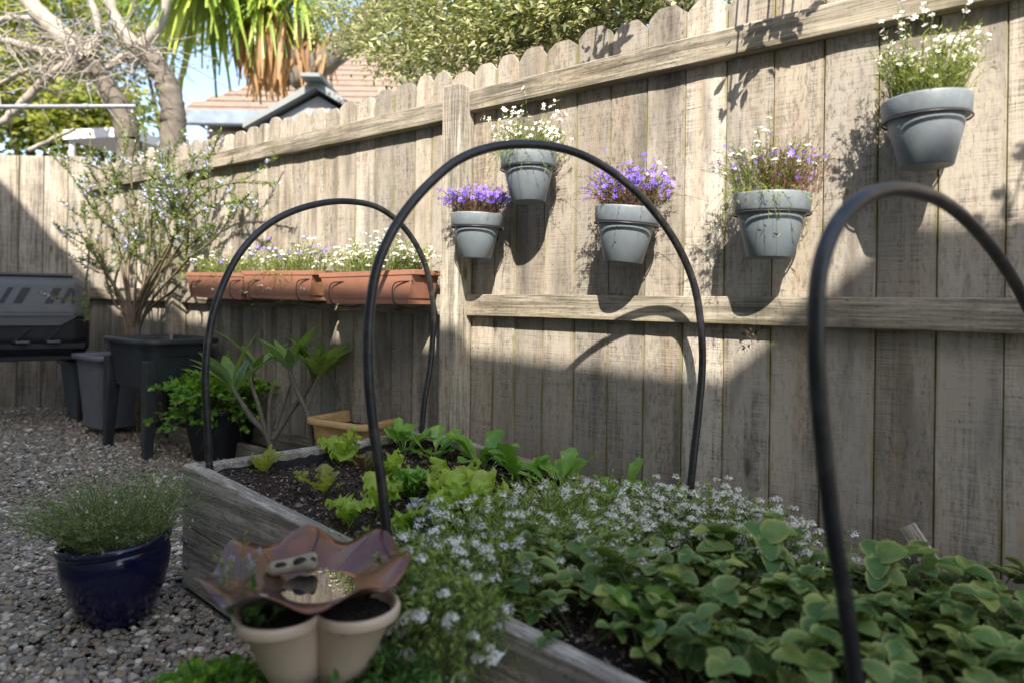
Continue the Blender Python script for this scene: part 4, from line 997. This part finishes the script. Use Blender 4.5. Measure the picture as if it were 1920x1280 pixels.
# ================================================================== ALYSSUM
def alyssum(x0, y0, rx, ry, n, h, lab, spread=.10, clu=.46, droop=.35, dz=-.07, per=12):
    P = BL(x0, y0, dz); root = tag(empty('alyssum_plant', P, YAW), lab, 'flowering plant', 'white alyssum in the raised bed')
    o, Ps = sprig('foliage', n, 1.0, h, spread, LN, per, .021, M['lf_alyssum'], M['stem'], root, .001, droop, .15, .28, .22, K=7,
                  P=stems_paths(n, 1.0, h, spread, 7, droop, .22, .28, (1, 1))*1.0 if False else alp(n, rx, ry, h, spread, droop))
    tips = Ps[rng.random(n) < clu*.6, -1]; p, d = clusters(tips, 36, .0145, .004, .8)
    blossoms('blossoms', p, d, .0029, M['whitepetal'], root, fl4)
    return root
def alp(n, rx, ry, h, spread, droop):
    a = rng.uniform(0, 2*np.pi, n); rr = np.sqrt(rng.uniform(0, 1, n)); K = 7
    b = np.stack([np.cos(a)*rr*rx, np.sin(a)*rr*ry, np.zeros(n)], -1); out = np.stack([np.cos(a), np.sin(a), 0*a], -1)*(spread*rr)[:, None] + rdir(n, -.2, .2)*spread*.6
    hh = h*(1-.35*rr**2)*rng.uniform(.55, 1.35, n); u = np.linspace(0, 1, K)[None, :, None]
    P = b[:, None] + out[:, None]*u**1.2 + np.array([0, 0, 1.])*(hh[:, None, None]*(u-droop*u**3))
    w = np.cumsum(rng.normal(0, .005, (n, K, 3)), 1); w[:, 0] = 0; return P + w
AL = [(1.08, .28, .10, .14, 330, .20, 'alyssum at the left end of the white drift, by the hoop foot'),
      (1.17, .08, .13, .10, 380, .19, 'alyssum sprawling across the near side board beside the copper bowl'),
      (1.14, .53, .12, .14, 360, .23, 'alyssum mound in the middle of the drift'),
      (1.28, .36, .10, .15, 330, .21, 'alyssum mound between the drift and the nearest strawberries'),
      (1.17, .78, .12, .13, 330, .18, 'alyssum mound close to the fence side board'),
      (1.33, .62, .07, .10, 190, .15, 'small alyssum mound at the right end of the drift')]
for a in AL: alyssum(*a)
# spilling over the board
P = BL(1.14, -.02, -.02); root = tag(empty('alyssum_plant', P, YAW), 'curtain of alyssum hanging down outside the near side board', 'flowering plant', 'white alyssum in the raised bed')
n = 520; K = 8; b = np.stack([rng.uniform(-.19, .25, n), rng.uniform(-.02, .06, n), rng.uniform(-.0, .05, n)], -1)
u = np.linspace(0, 1, K)[None, :, None]; o_ = rng.uniform(.05, .17, n)[:, None, None]; dp = rng.uniform(.02, .36, n)[:, None, None]
Pp = b[:, None] + np.array([0, -1., 0])*o_*u**.7 + np.array([1., 0, 0])*rng.normal(0, .05, n)[:, None, None]*u + np.array([0, 0, 1.])*(.07*np.sin(u*2.2) - dp*u**2)
Pp = Pp + np.cumsum(rng.normal(0, .006, (n, K, 3)), 1)
o, Ps = sprig('foliage', n, 1, 1, 1, LN, 14, .020, M['lf_alyssum'], M['stem'], root, .001, P=Pp)
p, d = clusters(Ps[rng.random(n) < .34, -1], 34, .0135, .004, .8); blossoms('blossoms', p, nrm(d+[0, -.8, 0]), .0028, M['whitepetal'], root, fl4)
for (px, py, r_x, nn, hh, lab) in ((1345, 1005, .10, 420, .21, 'alyssum against the fence side, just right of the hoop foot'), (1440, 1022, .12, 520, .245, 'fullest white alyssum clump behind the strawberries'), (1520, 1040, .09, 320, .21, 'alyssum clump left of the nearest hoop')):
    x, y = bloc(BP(px, py, -.1)); alyssum(x-.03, min(y, .84), r_x, .10, nn, hh, lab, .09, .75, .25, -.10)
# grey fluffy seed head plants
P = BP(790, 1010, -.06); rt = tag(empty('silver_plant', P), 'pale silvery woolly plant by the foot of the middle hoop', 'plant')
t = NT('silver_leaf'); M['silver'] = t.pbr((.42, .44, .42, 1), .8)
sprig('foliage', 22, .02, .10, .03, LW, 12, .024, M['silver'], M['stem'], rt, .0012, .15)
# ================================================================== STRAWBERRIES
def leaflet():
    nx, ny = 12, 6; V = []; E = []
    for i in range(nx+1):
        u = i/nx; w = .46*math.sin(math.pi*min(1, (.06+.94*u)**.85))**.55 if u < 1 else .10
        if i == 0: w = .05
        sr = 1 + (.05 if i % 2 else -.03)
        for j in range(ny+1):
            v = j/ny*2-1; V.append((u*(1+.03*(i % 2)*abs(v)), v*w*sr, .20*abs(v)**1.5*w*1.6 + .07*math.sin(u*3.1) + .008*math.sin(u*26)*abs(v) - .12*u*u + .014*math.cos(v*14))); E.append(max(abs(v)**6, (1 if i == nx else 0)))
    F = [[i*(ny+1)+j, i*(ny+1)+j+1, (i+1)*(ny+1)+j+1, (i+1)*(ny+1)+j] for i in range(nx) for j in range(ny)]
    return np.array(V), np.array(F), np.array(E)
SL = leaflet()
def straw_variant(young=False):
    n = rng.integers(9, 14) if not young else 6; Vp = []; pos = []; Rs = []; ss = []; pet = []
    for i in range(n):
        a = i*2.4+rng.uniform(-.4, .4); el = rng.uniform(.55, 1.35) if not young else rng.uniform(1.1, 1.5); L_ = rng.uniform(.09, .19)
        d = np.array([math.cos(a)*math.cos(el), math.sin(a)*math.cos(el), math.sin(el)]); tip = d*L_; u = np.linspace(0, 1, 5)[:, None]
        P = tip*u + np.array([math.cos(a), math.sin(a), 0])*.012*u**2; pet.append(P); tip = P[-1]
        fwd = nrm(np.array([math.cos(a), math.sin(a), rng.uniform(-.25, .35)])); up = nrm(np.array([0, 0, 1.]) + rdir(1)[0]*.46)
        s = rng.uniform(.032, .055)*(.7 if young else 1)
        Rf = frames(fwd[None], up[None])[0]
        for da in (-1.75, 0, 1.75):
            c, sn = math.cos(da+rng.uniform(-.15, .15)), math.sin(da); l = Rf @ np.array([c, sn, rng.uniform(.0, .25)]); Rs.append(frames(l[None], (Rf[:, 2]+.2*rdir(1)[0])[None])[0]); pos.append(tip); ss.append(s*rng.uniform(.85, 1.1))
    V2, F2 = inst(SL[0], SL[1], np.array(Rs), np.array(pos), ss); V1, q1 = tubes(np.array(pet), .0013, 4)
    return V1, q1, V2, F2[0], np.tile(SL[2], len(pos))
variants = []
for k_ in range(7):
    V1, q1, V2, F2, E2 = straw_variant(k_ == 6)
    root = empty('strawberry_plant'); mk('leaves', V2, F2, M['lf_strawyoung' if k_ == 6 else 'lf_straw'], root, edge=E2); mk('stems', V1, q1, M['stem'], root); variants.append(root)
spots = []
for xx in np.arange(1.36, 3.0, .122):
    for yy in np.arange(.06, 1.0, .122):
        spots.append((xx + rng.uniform(-.035, .035), yy + rng.uniform(-.03, .03)))
def alyin(x, y): return (x < 1.46 and y > .40) or (x < 1.95 and y >= .74) or (y < .10 and x < 2.05)
used = [False]*7; cnt = 0
nearw = ['beside the near side board', 'in the near half of the bed', 'in the middle of the bed', 'towards the fence', 'against the fence side board']
roww = ['in the row next to the alyssum', 'one row on from the alyssum edge', 'two rows short of the nearest hoop foot', 'left of the nearest hoop foot', 'level with the nearest hoop', 'just right of the nearest hoop', 'towards the bottom right corner', 'at the bottom edge of the picture']
for (x, y) in spots:
    if alyin(x, y): continue
    P = BL(x, y, -.08); 
    if not infrust((P+[0, 0, .08])[None], 160)[0]: continue
    k_ = rng.integers(0, 6) if rng.random() > .10 else 6
    o = variants[k_] if not used[k_] else copy_tree(variants[k_]); used[k_] = True; cnt += 1; yng = k_ == 6
    o.location = P.tolist(); o.rotation_euler = (0, 0, rng.uniform(0, 6.28)); s = rng.uniform(.85, 1.2); o.scale = (s, s, s)
    tag(o, 'small lime green young strawberry plant among the darker ones in the bed' if yng else 'dark green strawberry plant crowded among others in the near part of the bed', 'strawberry plant', 'strawberry plants in the raised bed')
for k_ in range(7):
    if not used[k_]:
        for ch in list(variants[k_].children): bpy.data.objects.remove(ch)
        bpy.data.objects.remove(variants[k_])
print('strawberries', cnt)
for i, (px, py) in enumerate(((1365, 1045), (1700, 1040), (1728, 1052), (1545, 1070))):
    P = BP(px, py, .05); rt = tag(empty('strawberry_flower', P), ['white strawberry flower with yellow eye left of the nearest hoop', 'white strawberry flower near the leaning offcut board', 'lower white strawberry flower near the leaning offcut board', 'small strawberry flower bud beside the nearest hoop'][i], 'flower')
    V, F = inst(fl5[0], fl5[1], frames(np.array([[1., .2, 0]]), np.array([[.1, -.6, .8]])), np.zeros((1, 3)), [.012]); mk('petals', V, [F[0], F[1]], M['whitepetal'], rt)
    V, q = lathe([(.0001, .005), (.003, .004), (.004, .0)], 10); mk('centre', V, q, M['yellow'], rt)
    V, q = tubes(np.array([[0, 0, -.12], [.01, 0, -.06], [0, 0, 0]]), .0012, 4); mk('stem', V, q, M['stem'], rt)
# ================================================================== BEYOND THE FENCE
# tan roofed house
def prism(name, pts, depth, mat, parent):
    """convex/concave outline pts (n,3) extruded by vector depth"""
    pts = np.array(pts, float); n = len(pts); m = MB(); V = np.vstack([pts, pts+np.array(depth)])
    F4 = np.array([[j, (j+1) % n, n+(j+1) % n, n+j] for j in range(n)])
    m.add(V, [F4, np.array([list(range(n))[::-1]]), np.array([[n+j for j in range(n)]])]); return m.build(name, mat, parent)
house = tag(empty('house', DY(600, 560, 12)*[1, 1, 0]), 'neighbouring house with tan tiled hip roof and blue grey gutter beyond the trees', 'house'); H0 = np.array(house.location)
e0 = DY(322, 208, 12) - H0; e1 = DY(960, 118, 12.0) - H0; e1[2] = e0[2]
rA = DY(500, 82, 15) - H0; rB = DY(1000, -120, 15) - H0; rA[2] = rB[2] = max(rA[2], 6.2)
rA = np.array([e0[0]+4.6, e0[1]+4.4, e0[2]+3.5]); rB = np.array([e1[0]+2, e0[1]+4.4, e0[2]+3.5]); bk0 = np.array([e0[0], e0[1]+8.8, e0[2]]); bk1 = np.array([e1[0]+2, e0[1]+8.8, e0[2]]); e1 = np.array([e1[0]+2, e1[1], e1[2]])
m = MB(); m.add([e0, e1, rB, rA, bk0, bk1], [np.array([[0, 1, 2, 3], [4, 3, 2, 5], [0, 4, 5, 1]]), np.array([[0, 3, 4], [1, 5, 2]])]); roof = m.build('roof', M['tile'], house)
# tile courses: raised ridges across the front slope
m = MB()
for k_ in range(1, 20):
    u = k_/20; a = e0+(rA-e0)*u; b = e1+(rB-e1)*u; c_ = (a+b)/2; sl_ = math.atan2(3.5, 4.4)
    T = lambda W, sl_=sl_, c_=c_: np.stack([W[:, 0]+c_[0], W[:, 1]*math.cos(sl_)-W[:, 2]*math.sin(sl_)+c_[1], W[:, 1]*math.sin(sl_)+W[:, 2]*math.cos(sl_)+c_[2]], -1)
    m.box((0, 0, .012), (float(b[0]-a[0]), .22, .03), .004, T)
m.build('tile_courses', M['tile'], roof)
c_ = (e0+e1)/2
m = MB(); m.box((c_[0], c_[1]-.08, c_[2]-.14), (float(e1[0]-e0[0])+.1, .14, .26), .02); m.build('gutter', M['gutter'], house)
m = MB(); m.box((c_[0], c_[1]+3.2, (e0[2]-.2)/2), (float(e1[0]-e0[0])-.8, 5.4, e0[2]-.25), .02); m.build('wall', M['render'], house)
# grey gabled shed
shed = tag(empty('garden_shed', DY(590, 560, 7)*[1, 1, 0]), 'grey gabled garden shed roof just over the fence', 'shed'); S0 = np.array(shed.location)
ap = DY(590, 165, 7)-S0; lf = DY(455, 240, 7)-S0; rt_ = np.array([2*ap[0]-lf[0], ap[1], lf[2]])
prism('gable_wall', [lf+[.12, .12, .0], rt_+[-.12, .12, 0], [rt_[0]-.12, ap[1]+.12, -.0], [lf[0]+.12, ap[1]+.12, -.0]], (0, 2.2, 0), M['wallgrey'], shed)
prism('gable', [lf+[.12, .12, .02], rt_+[-.12, .12, .02], ap+[0, .12, -.05]], (0, 2.2, 0), M['wallgrey'], shed)
up = np.array([0, 0, .085])
prism('roof', [lf, ap, rt_, rt_+up*.6, ap+up, lf+up*.6], (0, 2.5, 0), M['fasciagrey'], shed)
m = MB(); m.box((ap[0], ap[1]+1.2, ap[2]+.085), (.22, 2.7, .05), .01); m.build('ridge_cap', M['fasciagrey'], shed)
# white carport edge
wh = tag(empty('carport', DY(180, 560, 9)*[1, 1, 0]), 'white low roof edge showing between rosemary stems above the far fence corner', 'carport'); W0 = np.array(wh.location)
a = DY(118, 262, 9)-W0; b = DY(232, 256, 9)-W0
prism('roof', [a, b, b+[0, 0, .13], a+[0, 0, .13]], (.2, 2.4, .12), M['white'], wh)
for xx in (a[0]+.06, b[0]-.06): 
    V, q = tubes(np.array([[xx, .1, 0], [xx, .1, a[2]+.02]]), .04, 8); mk('post', V, q, M['white'], wh)
# clothes line
cl = tag(empty('clothes_line', DY(-60, 560, 5.4)*[1, 1, 0]), 'grey galvanised clothes line arm crossing the top left', 'clothes line'); K0 = np.array(cl.location)
a = DY(-120, 201, 5.4)-K0; b = DY(256, 200, 5.4)-K0; V, q = tubes(np.array([a, b]), .018, 12); mk('arm', V, q, M['galv'], cl)
V, q = tubes(np.array([[a[0], a[1], 0], a+[0, 0, .02]]), .028, 12); mk('pole', V, q, M['galv'], cl)
for u in (.45, .75): c_ = a+(b-a)*u; V, q = tubes(np.array([c_-[.02, 0, 0], c_+[.02, 0, 0]]), .024, 10); mk('collar', V, q, M['galv'], cl)
# trees -------------------------------------------------------------
def canopy(name, cen, rad, n, size, mat, parent, leaf=LB, clumps=60, csize=.35, flat=1.0, fill=.5):
    c = rdir(clumps)*(rng.uniform(fill, 1, (clumps, 1)))*np.array(rad) + cen
    ii = rng.integers(0, clumps, n); p = c[ii] + rng.normal(0, 1, (n, 3))*csize*np.array([1, 1, .75*flat])*.5
    Rm = frames(nrm(rdir(n, -.5, .5)+[0, -.2, -.1]), nrm(rdir(n, .0, 1)+[0, -.4, .3]))
    V, F = inst(leaf[0], leaf[1], Rm, p, size*rng.uniform(.6, 1.3, n)); return mk(name, V, F, mat, parent, edge=np.tile(leaf[2], n)), c
def limb(pts, r0, r1, rough=.06, k=10, n=7):
    P = crom(pts, n); P = P + rng.normal(0, rough*.25, P.shape)*np.linspace(0, 1, len(P))[:, None]; rr = np.linspace(r0, r1, len(P))*(1+rng.normal(0, .05, len(P))); return tubes(P, rr, k)
def limbs(name, lst, mat, parent, base, k=10):
    Vs = []; Fs = []; n = 0
    for pts, r0, r1 in lst:
        V, q = limb([np.array(p)-base for p in pts], r0, r1, .04, k); Vs.append(V); Fs.append(q+n); n += len(V)
    return mk(name, np.vstack(Vs), np.vstack(Fs), mat, parent)
# bare pollarded tree
t8 = lambda px, py, y=7.6: DY(px, py, y)
tb = t8(325, 560)*[1, 1, 0]
root = tag(empty('bare_tree', tb), 'leafless pollarded tree with pale knobbly limbs and a tangle of twigs', 'tree')
limbs('trunk', [([tb, t8(325, 300), t8(325, 220), t8(315, 165), t8(290, 120), t8(255, 90)], .16, .10), ([t8(240, 262), t8(232, 220), t8(205, 170), t8(170, 120)], .13, .10), ([tb+[-.5, 0, 0], t8(242, 262)], .14, .13)], M['bark'], root, tb, 12)
B = [([t8(165, 118), t8(110, 60), t8(60, 10), t8(20, -60)], .13, .07), ([t8(160, 120), t8(100, 100), t8(40, 85), t8(-40, 55)], .065, .035), ([t8(155, 112), t8(110, 130), t8(50, 185), t8(10, 225), t8(-30, 250)], .055, .035),
     ([t8(130, 128), t8(60, 130), t8(-20, 165)], .03, .02), ([t8(255, 92), t8(220, 40), t8(190, -40)], .09, .05), ([t8(290, 120), t8(240, 105), t8(200, 130)], .05, .03), ([t8(262, 92), t8(300, 40), t8(320, -40)], .07, .04), ([t8(160, 115), t8(185, 60), t8(175, 0), t8(205, -50)], .05, .03), ([t8(55, 282), t8(80, 270), t8(140, 240)], .03, .02), ([t8(-20, 40), t8(50, 35), t8(110, 60)], .03, .03)]
limbs('branches', B, M['palebark'], root, tb, 9)
tw = []
for i in range(210):
    s0 = [(165, 118), (270, 100), (120, 80), (60, 60), (200, 60), (100, 130), (60, 150), (220, 110), (40, 110)][rng.integers(9)]; p = t8(s0[0]+rng.normal(0, 22), s0[1]+rng.normal(0, 18), 7.6+rng.normal(0, .3)); d = rdir(1, -.6, .9)[0]; L_ = rng.uniform(.35, 1.2); u = np.linspace(0, 1, 7)[:, None]
    tw.append(p - tb + d*L_*u + np.cumsum(rng.normal(0, .035, (7, 3)), 0) + np.array([0, 0, -.15])*u*u)
V, q = tubes(np.array(tw), np.linspace(1, .3, 7)*.009, 4); mk('twigs', V, q, M['palebark'], root)
# green trees behind, left
for i, (px, py, y, rx, rz, n, lab) in enumerate(((60, 190, 12, 1.3, 1.0, 5200, 'yellow green bushy tree above the far fence corner'), (150, 60, 15, 2.0, 1.1, 3600, 'thin leafed tree against the sky in the top left corner'), (310, 30, 16, 1.6, 1.0, 1800, 'sparse tree behind the pollarded trunk'), (-30, 60, 13, 1.3, 1.3, 4200, 'olive tree at the left edge of the picture'), (190, 225, 11, .8, .45, 2000, 'low yellow green shrub under the bare tree'))):
    c = DY(px, py, y); b = c*[1, 1, 0]; root = tag(empty('leafy_tree', b), lab, 'tree', 'trees beyond the back fence')
    canopy('crown', c-b, (rx, rx*.7, rz), n, .13, M['lf_back'], root, LB, 60, .55)
    limbs('trunk', [([b, b+(c-b)*.55, c], .12, .05), ([b+(c-b)*.6, c+[rx*.5, 0, rz*.3]], .06, .02), ([b+(c-b)*.6, c+[-rx*.5, 0, rz*.4]], .06, .02)], M['bark'], root, b)
# cordyline
yc_ = 8.6; y8 = lambda px, py, y=yc_: DY(px, py, y); cb = y8(760, 560)*[1, 1, 0]
root = tag(empty('cabbage_tree', cb), 'cabbage tree with long green strap leaves over an orange skirt of dead leaves', 'tree')
limbs('trunk', [([y8(545, 150), y8(600, 125), y8(650, 80), y8(700, 40), y8(760, -20)], .13, .22), ([y8(690, 45), y8(760, -30), y8(800, -150)], .22, .25), ([cb+[.6, .5, 0], y8(800, 100), y8(790, -150)], .28, .25), ([y8(500, 60), y8(545, 100), y8(600, 125)], .12, .14)], M['bark'], root, cb, 14)
LL = leaf_t(.085, 9, .55, .3, lambda u: min(1, .35+u*2.2)*(1-max(0, (u-.45)/.55)**1.6*.93))
def straps(name, centres, n, L_, mat, zmin, zmax, curl):
    ps = []; ds = []; ups = []; ss = []
    for (px, py) in centres:
        c = y8(px, py)-cb
        for i in range(n):
            d = rdir(1, zmin, zmax)[0]; ps.append(c+d*.06); ds.append(d); ups.append(nrm(np.array([0, 0, 1.])+.15*rdir(1)[0])); ss.append(L_*rng.uniform(.7, 1.2))
    V, F = inst(LL[0]*[1, 1, curl], LL[1], frames(np.array(ds), np.array(ups)), np.array(ps), ss); return mk(name, V, F, mat, root)
straps('strap_leaves', [(400, -30), (350, -70)], 110, 1.0, M['lf_yucca'], -.35, .8, 1.6)
straps('strap_leaves', [(495, 20), (560, 0), (470, -30)], 75, .62, M['lf_yucca'], -.9, .6, 1.5)
ps = []; ds = []; ups = []; ss = []
for i in range(230):
    px = rng.normal(505, 30); py = rng.uniform(10, 70); c = y8(px, py, yc_+rng.normal(0, .12))-cb; d = nrm(np.array([rng.normal(0, .12), rng.normal(0, .2), -1.])); ps.append(c); ds.append(d); ups.append(nrm(np.array([rng.normal(0, .5), -1, .1]))); ss.append(rng.uniform(.5, .9))
for i in range(90):
    px = rng.uniform(540, 630); py = rng.uniform(60, 110); c = y8(px, py, yc_+rng.normal(0, .12))-cb; d = nrm(np.array([rng.normal(-.4, .3), rng.normal(0, .2), -1.])); ps.append(c); ds.append(d); ups.append(nrm(np.array([rng.normal(0, .5), -1, .1]))); ss.append(rng.uniform(.35, .65))
V, F = inst(LL[0]*[1, 1, .35], LL[1], frames(np.array(ds), np.array(ups)), np.array(ps), ss); mk('dead_leaf_skirt', V, F, M['lf_dead'], root)
# pittosporum leaning over the fence
pb = FL(1.0, -1.0, 0); root = tag(empty('pittosporum_tree', pb), 'variegated cream and green pittosporum leaning over the top of the fence', 'tree')
cl_ = []
def pl(px, py, out): return FP(px, py, out)
for (px, py, o_) in ((650, 60, -1.5), (700, 85, -1.3), (735, 105, -1.1), (620, 30, -1.6), (750, 60, -1.0), (770, 120, -.9), (1040, 70, -.5), (640, 20, -1.6), (700, -10, -1.3), (690, 50, -1.5), (800, 40, -.6), (860, 20, -.5), (920, 40, -.45), (860, 90, -.5), (980, 10, -.4), (800, 90, -.7), (900, 110, -.5), (1050, -10, -.4), (1090, 20, -.35), (1150, -20, -.4), (940, -30, -.6), (1000, -40, -.6), (850, -40, -.6), (760, 10, -.9), (1220, -35, -.3), (1060, 40, -.45), (1000, 50, -.5), (1300, -60, -.3), (960, 80, -.5), (820, 120, -.6), (1130, 5, -.35), (740, -40, -1.), (1020, 20, -.8), (900, 0, -.9), (1180, 0, -.5), (780, -20, -.7)):
    cl_.append(pl(px, py, o_)-pb)
cl_ = np.array(cl_); n = 14500; ii = rng.integers(0, len(cl_), n); p = cl_[ii] + rng.normal(0, 1, (n, 3))*np.array([.13, .13, .085])
LP = leaf_t(.46, 4, .18, .25)
Rm = frames(nrm(rdir(n, -.6, .6)+(p-cl_[ii])*3), nrm(rdir(n, .0, 1)+[-.2, -.5, .5]))
V, F = inst(LP[0], LP[1], Rm, p, .044*rng.uniform(.6, 1.25, n)); crV, crF, crE = V, F[0], np.tile(LP[2], n)
lst = [([pb, FL(.9, -1.0, 1.3), FL(.6, -.9, 2.2), FL(.3, -.8, 2.9)], .07, .04)]
for k_ in range(0, len(cl_)): lst.append(([FL(.7+.2*math.sin(k_), -.9, 1.9+.02*k_), (FL(.7, -.9, 2.2)+cl_[k_]+pb)/2 + [0, 0, .1], cl_[k_]+pb], .016, .005))
limbs('trunk', lst, M['bark'], root, pb, 6)
tw = []
for i in range(160):
    c = cl_[rng.integers(len(cl_))]; u = np.linspace(0, 1, 5)[:, None]; tw.append(c + rng.normal(0, .05, 3) + rdir(1)[0]*rng.uniform(.1, .25)*u + np.cumsum(rng.normal(0, .01, (5, 3)), 0))
V, q = tubes(np.array(tw), .0022, 3); mk('crown', np.vstack([V, crV]), [q, crF+len(V)], [M['twig'], M['lf_pitto']], root, edge=np.concatenate([np.zeros(len(V)), crE]))
# overhanging sprays on our side, above the picture: they cast the leaf shadows on the top rail
SV = np.array(SUNV[:])
tgts = [(1400, 90), (1440, 80), (1375, 150), (1470, 60), (1130, 90), (1115, 75), (1160, 60), (1490, 40), (1905, 400)]
ps = []; lines = []
for (px, py) in tgts:
    q0 = FP(px, py, .03)
    kk = .42 if px < 1300 else .36
    if px > 1800: kk = 1.25
    c = q0 + SV*kk; lines.append((FL(floc(c)[0]-.2, -.15, 2.45 if px < 1800 else 2.9), c))
    for i in range(15 if px < 1800 else 40): ps.append(c + rng.normal(0, .026 if px < 1800 else .05, 3))
ps = np.array(ps); Rm = frames(rdir(len(ps)), nrm(SV[None]+rdir(len(ps))*.7)); V, F = inst(LP[0], LP[1], Rm, ps-pb, .045*rng.uniform(.7, 1.2, len(ps)))
V1 = []; F1 = []; n0 = 0
for a, b in lines:
    V_, q_ = tubes(crom([a-pb, (a+b)/2-pb+[0, 0, .08], b-pb], 5), .003, 4); V1.append(V_); F1.append(q_+n0); n0 += len(V_)
mk('overhanging_spray', np.vstack([np.vstack(V1), V]), [np.vstack(F1), F[0]+n0], [M['twig'], M['lf_pitto']], root)
# ================================================================== HOUSE BEHIND THE CAMERA (its roofline shades the garden)
DH = 3.6
hz = tag(empty('house', FL(0, 0, 0), YAW), 'cream rendered house across the path whose stepped roofline shades the garden', 'house')
prof = [(-7.5, -.4), (6.5, -.4), (6.5, 5.32), (4.29, 5.34), (3.755, 4.85), (-1.15, 4.97), (-1.81, 5.27), (-2.57, 5.47), (-4.2, 6.6), (-7.5, 6.6)]
prism('wall', [(t_, -DH, z_-.15 if z_ > 0 else z_) for t_, z_ in prof], (0, -4.5, 0), M['render'], hz)
top = prof[2:]
for (a, b) in zip(top[:-1], top[1:]):
    (t0, z0), (t1, z1) = a, b
    m = MB(); m.add([(t0, -DH, z0-.15), (t1, -DH, z1-.15), (t1, -DH, z1), (t0, -DH, z0), (t0, -DH-4.7, z0-.15), (t1, -DH-4.7, z1-.15), (t1, -DH-4.7, z1), (t0, -DH-4.7, z0)],
                    [np.array([[0, 1, 2, 3], [7, 6, 5, 4], [0, 4, 5, 1], [3, 2, 6, 7], [0, 3, 7, 4], [1, 5, 6, 2]])]); m.build('roof', M['tile'], hz)
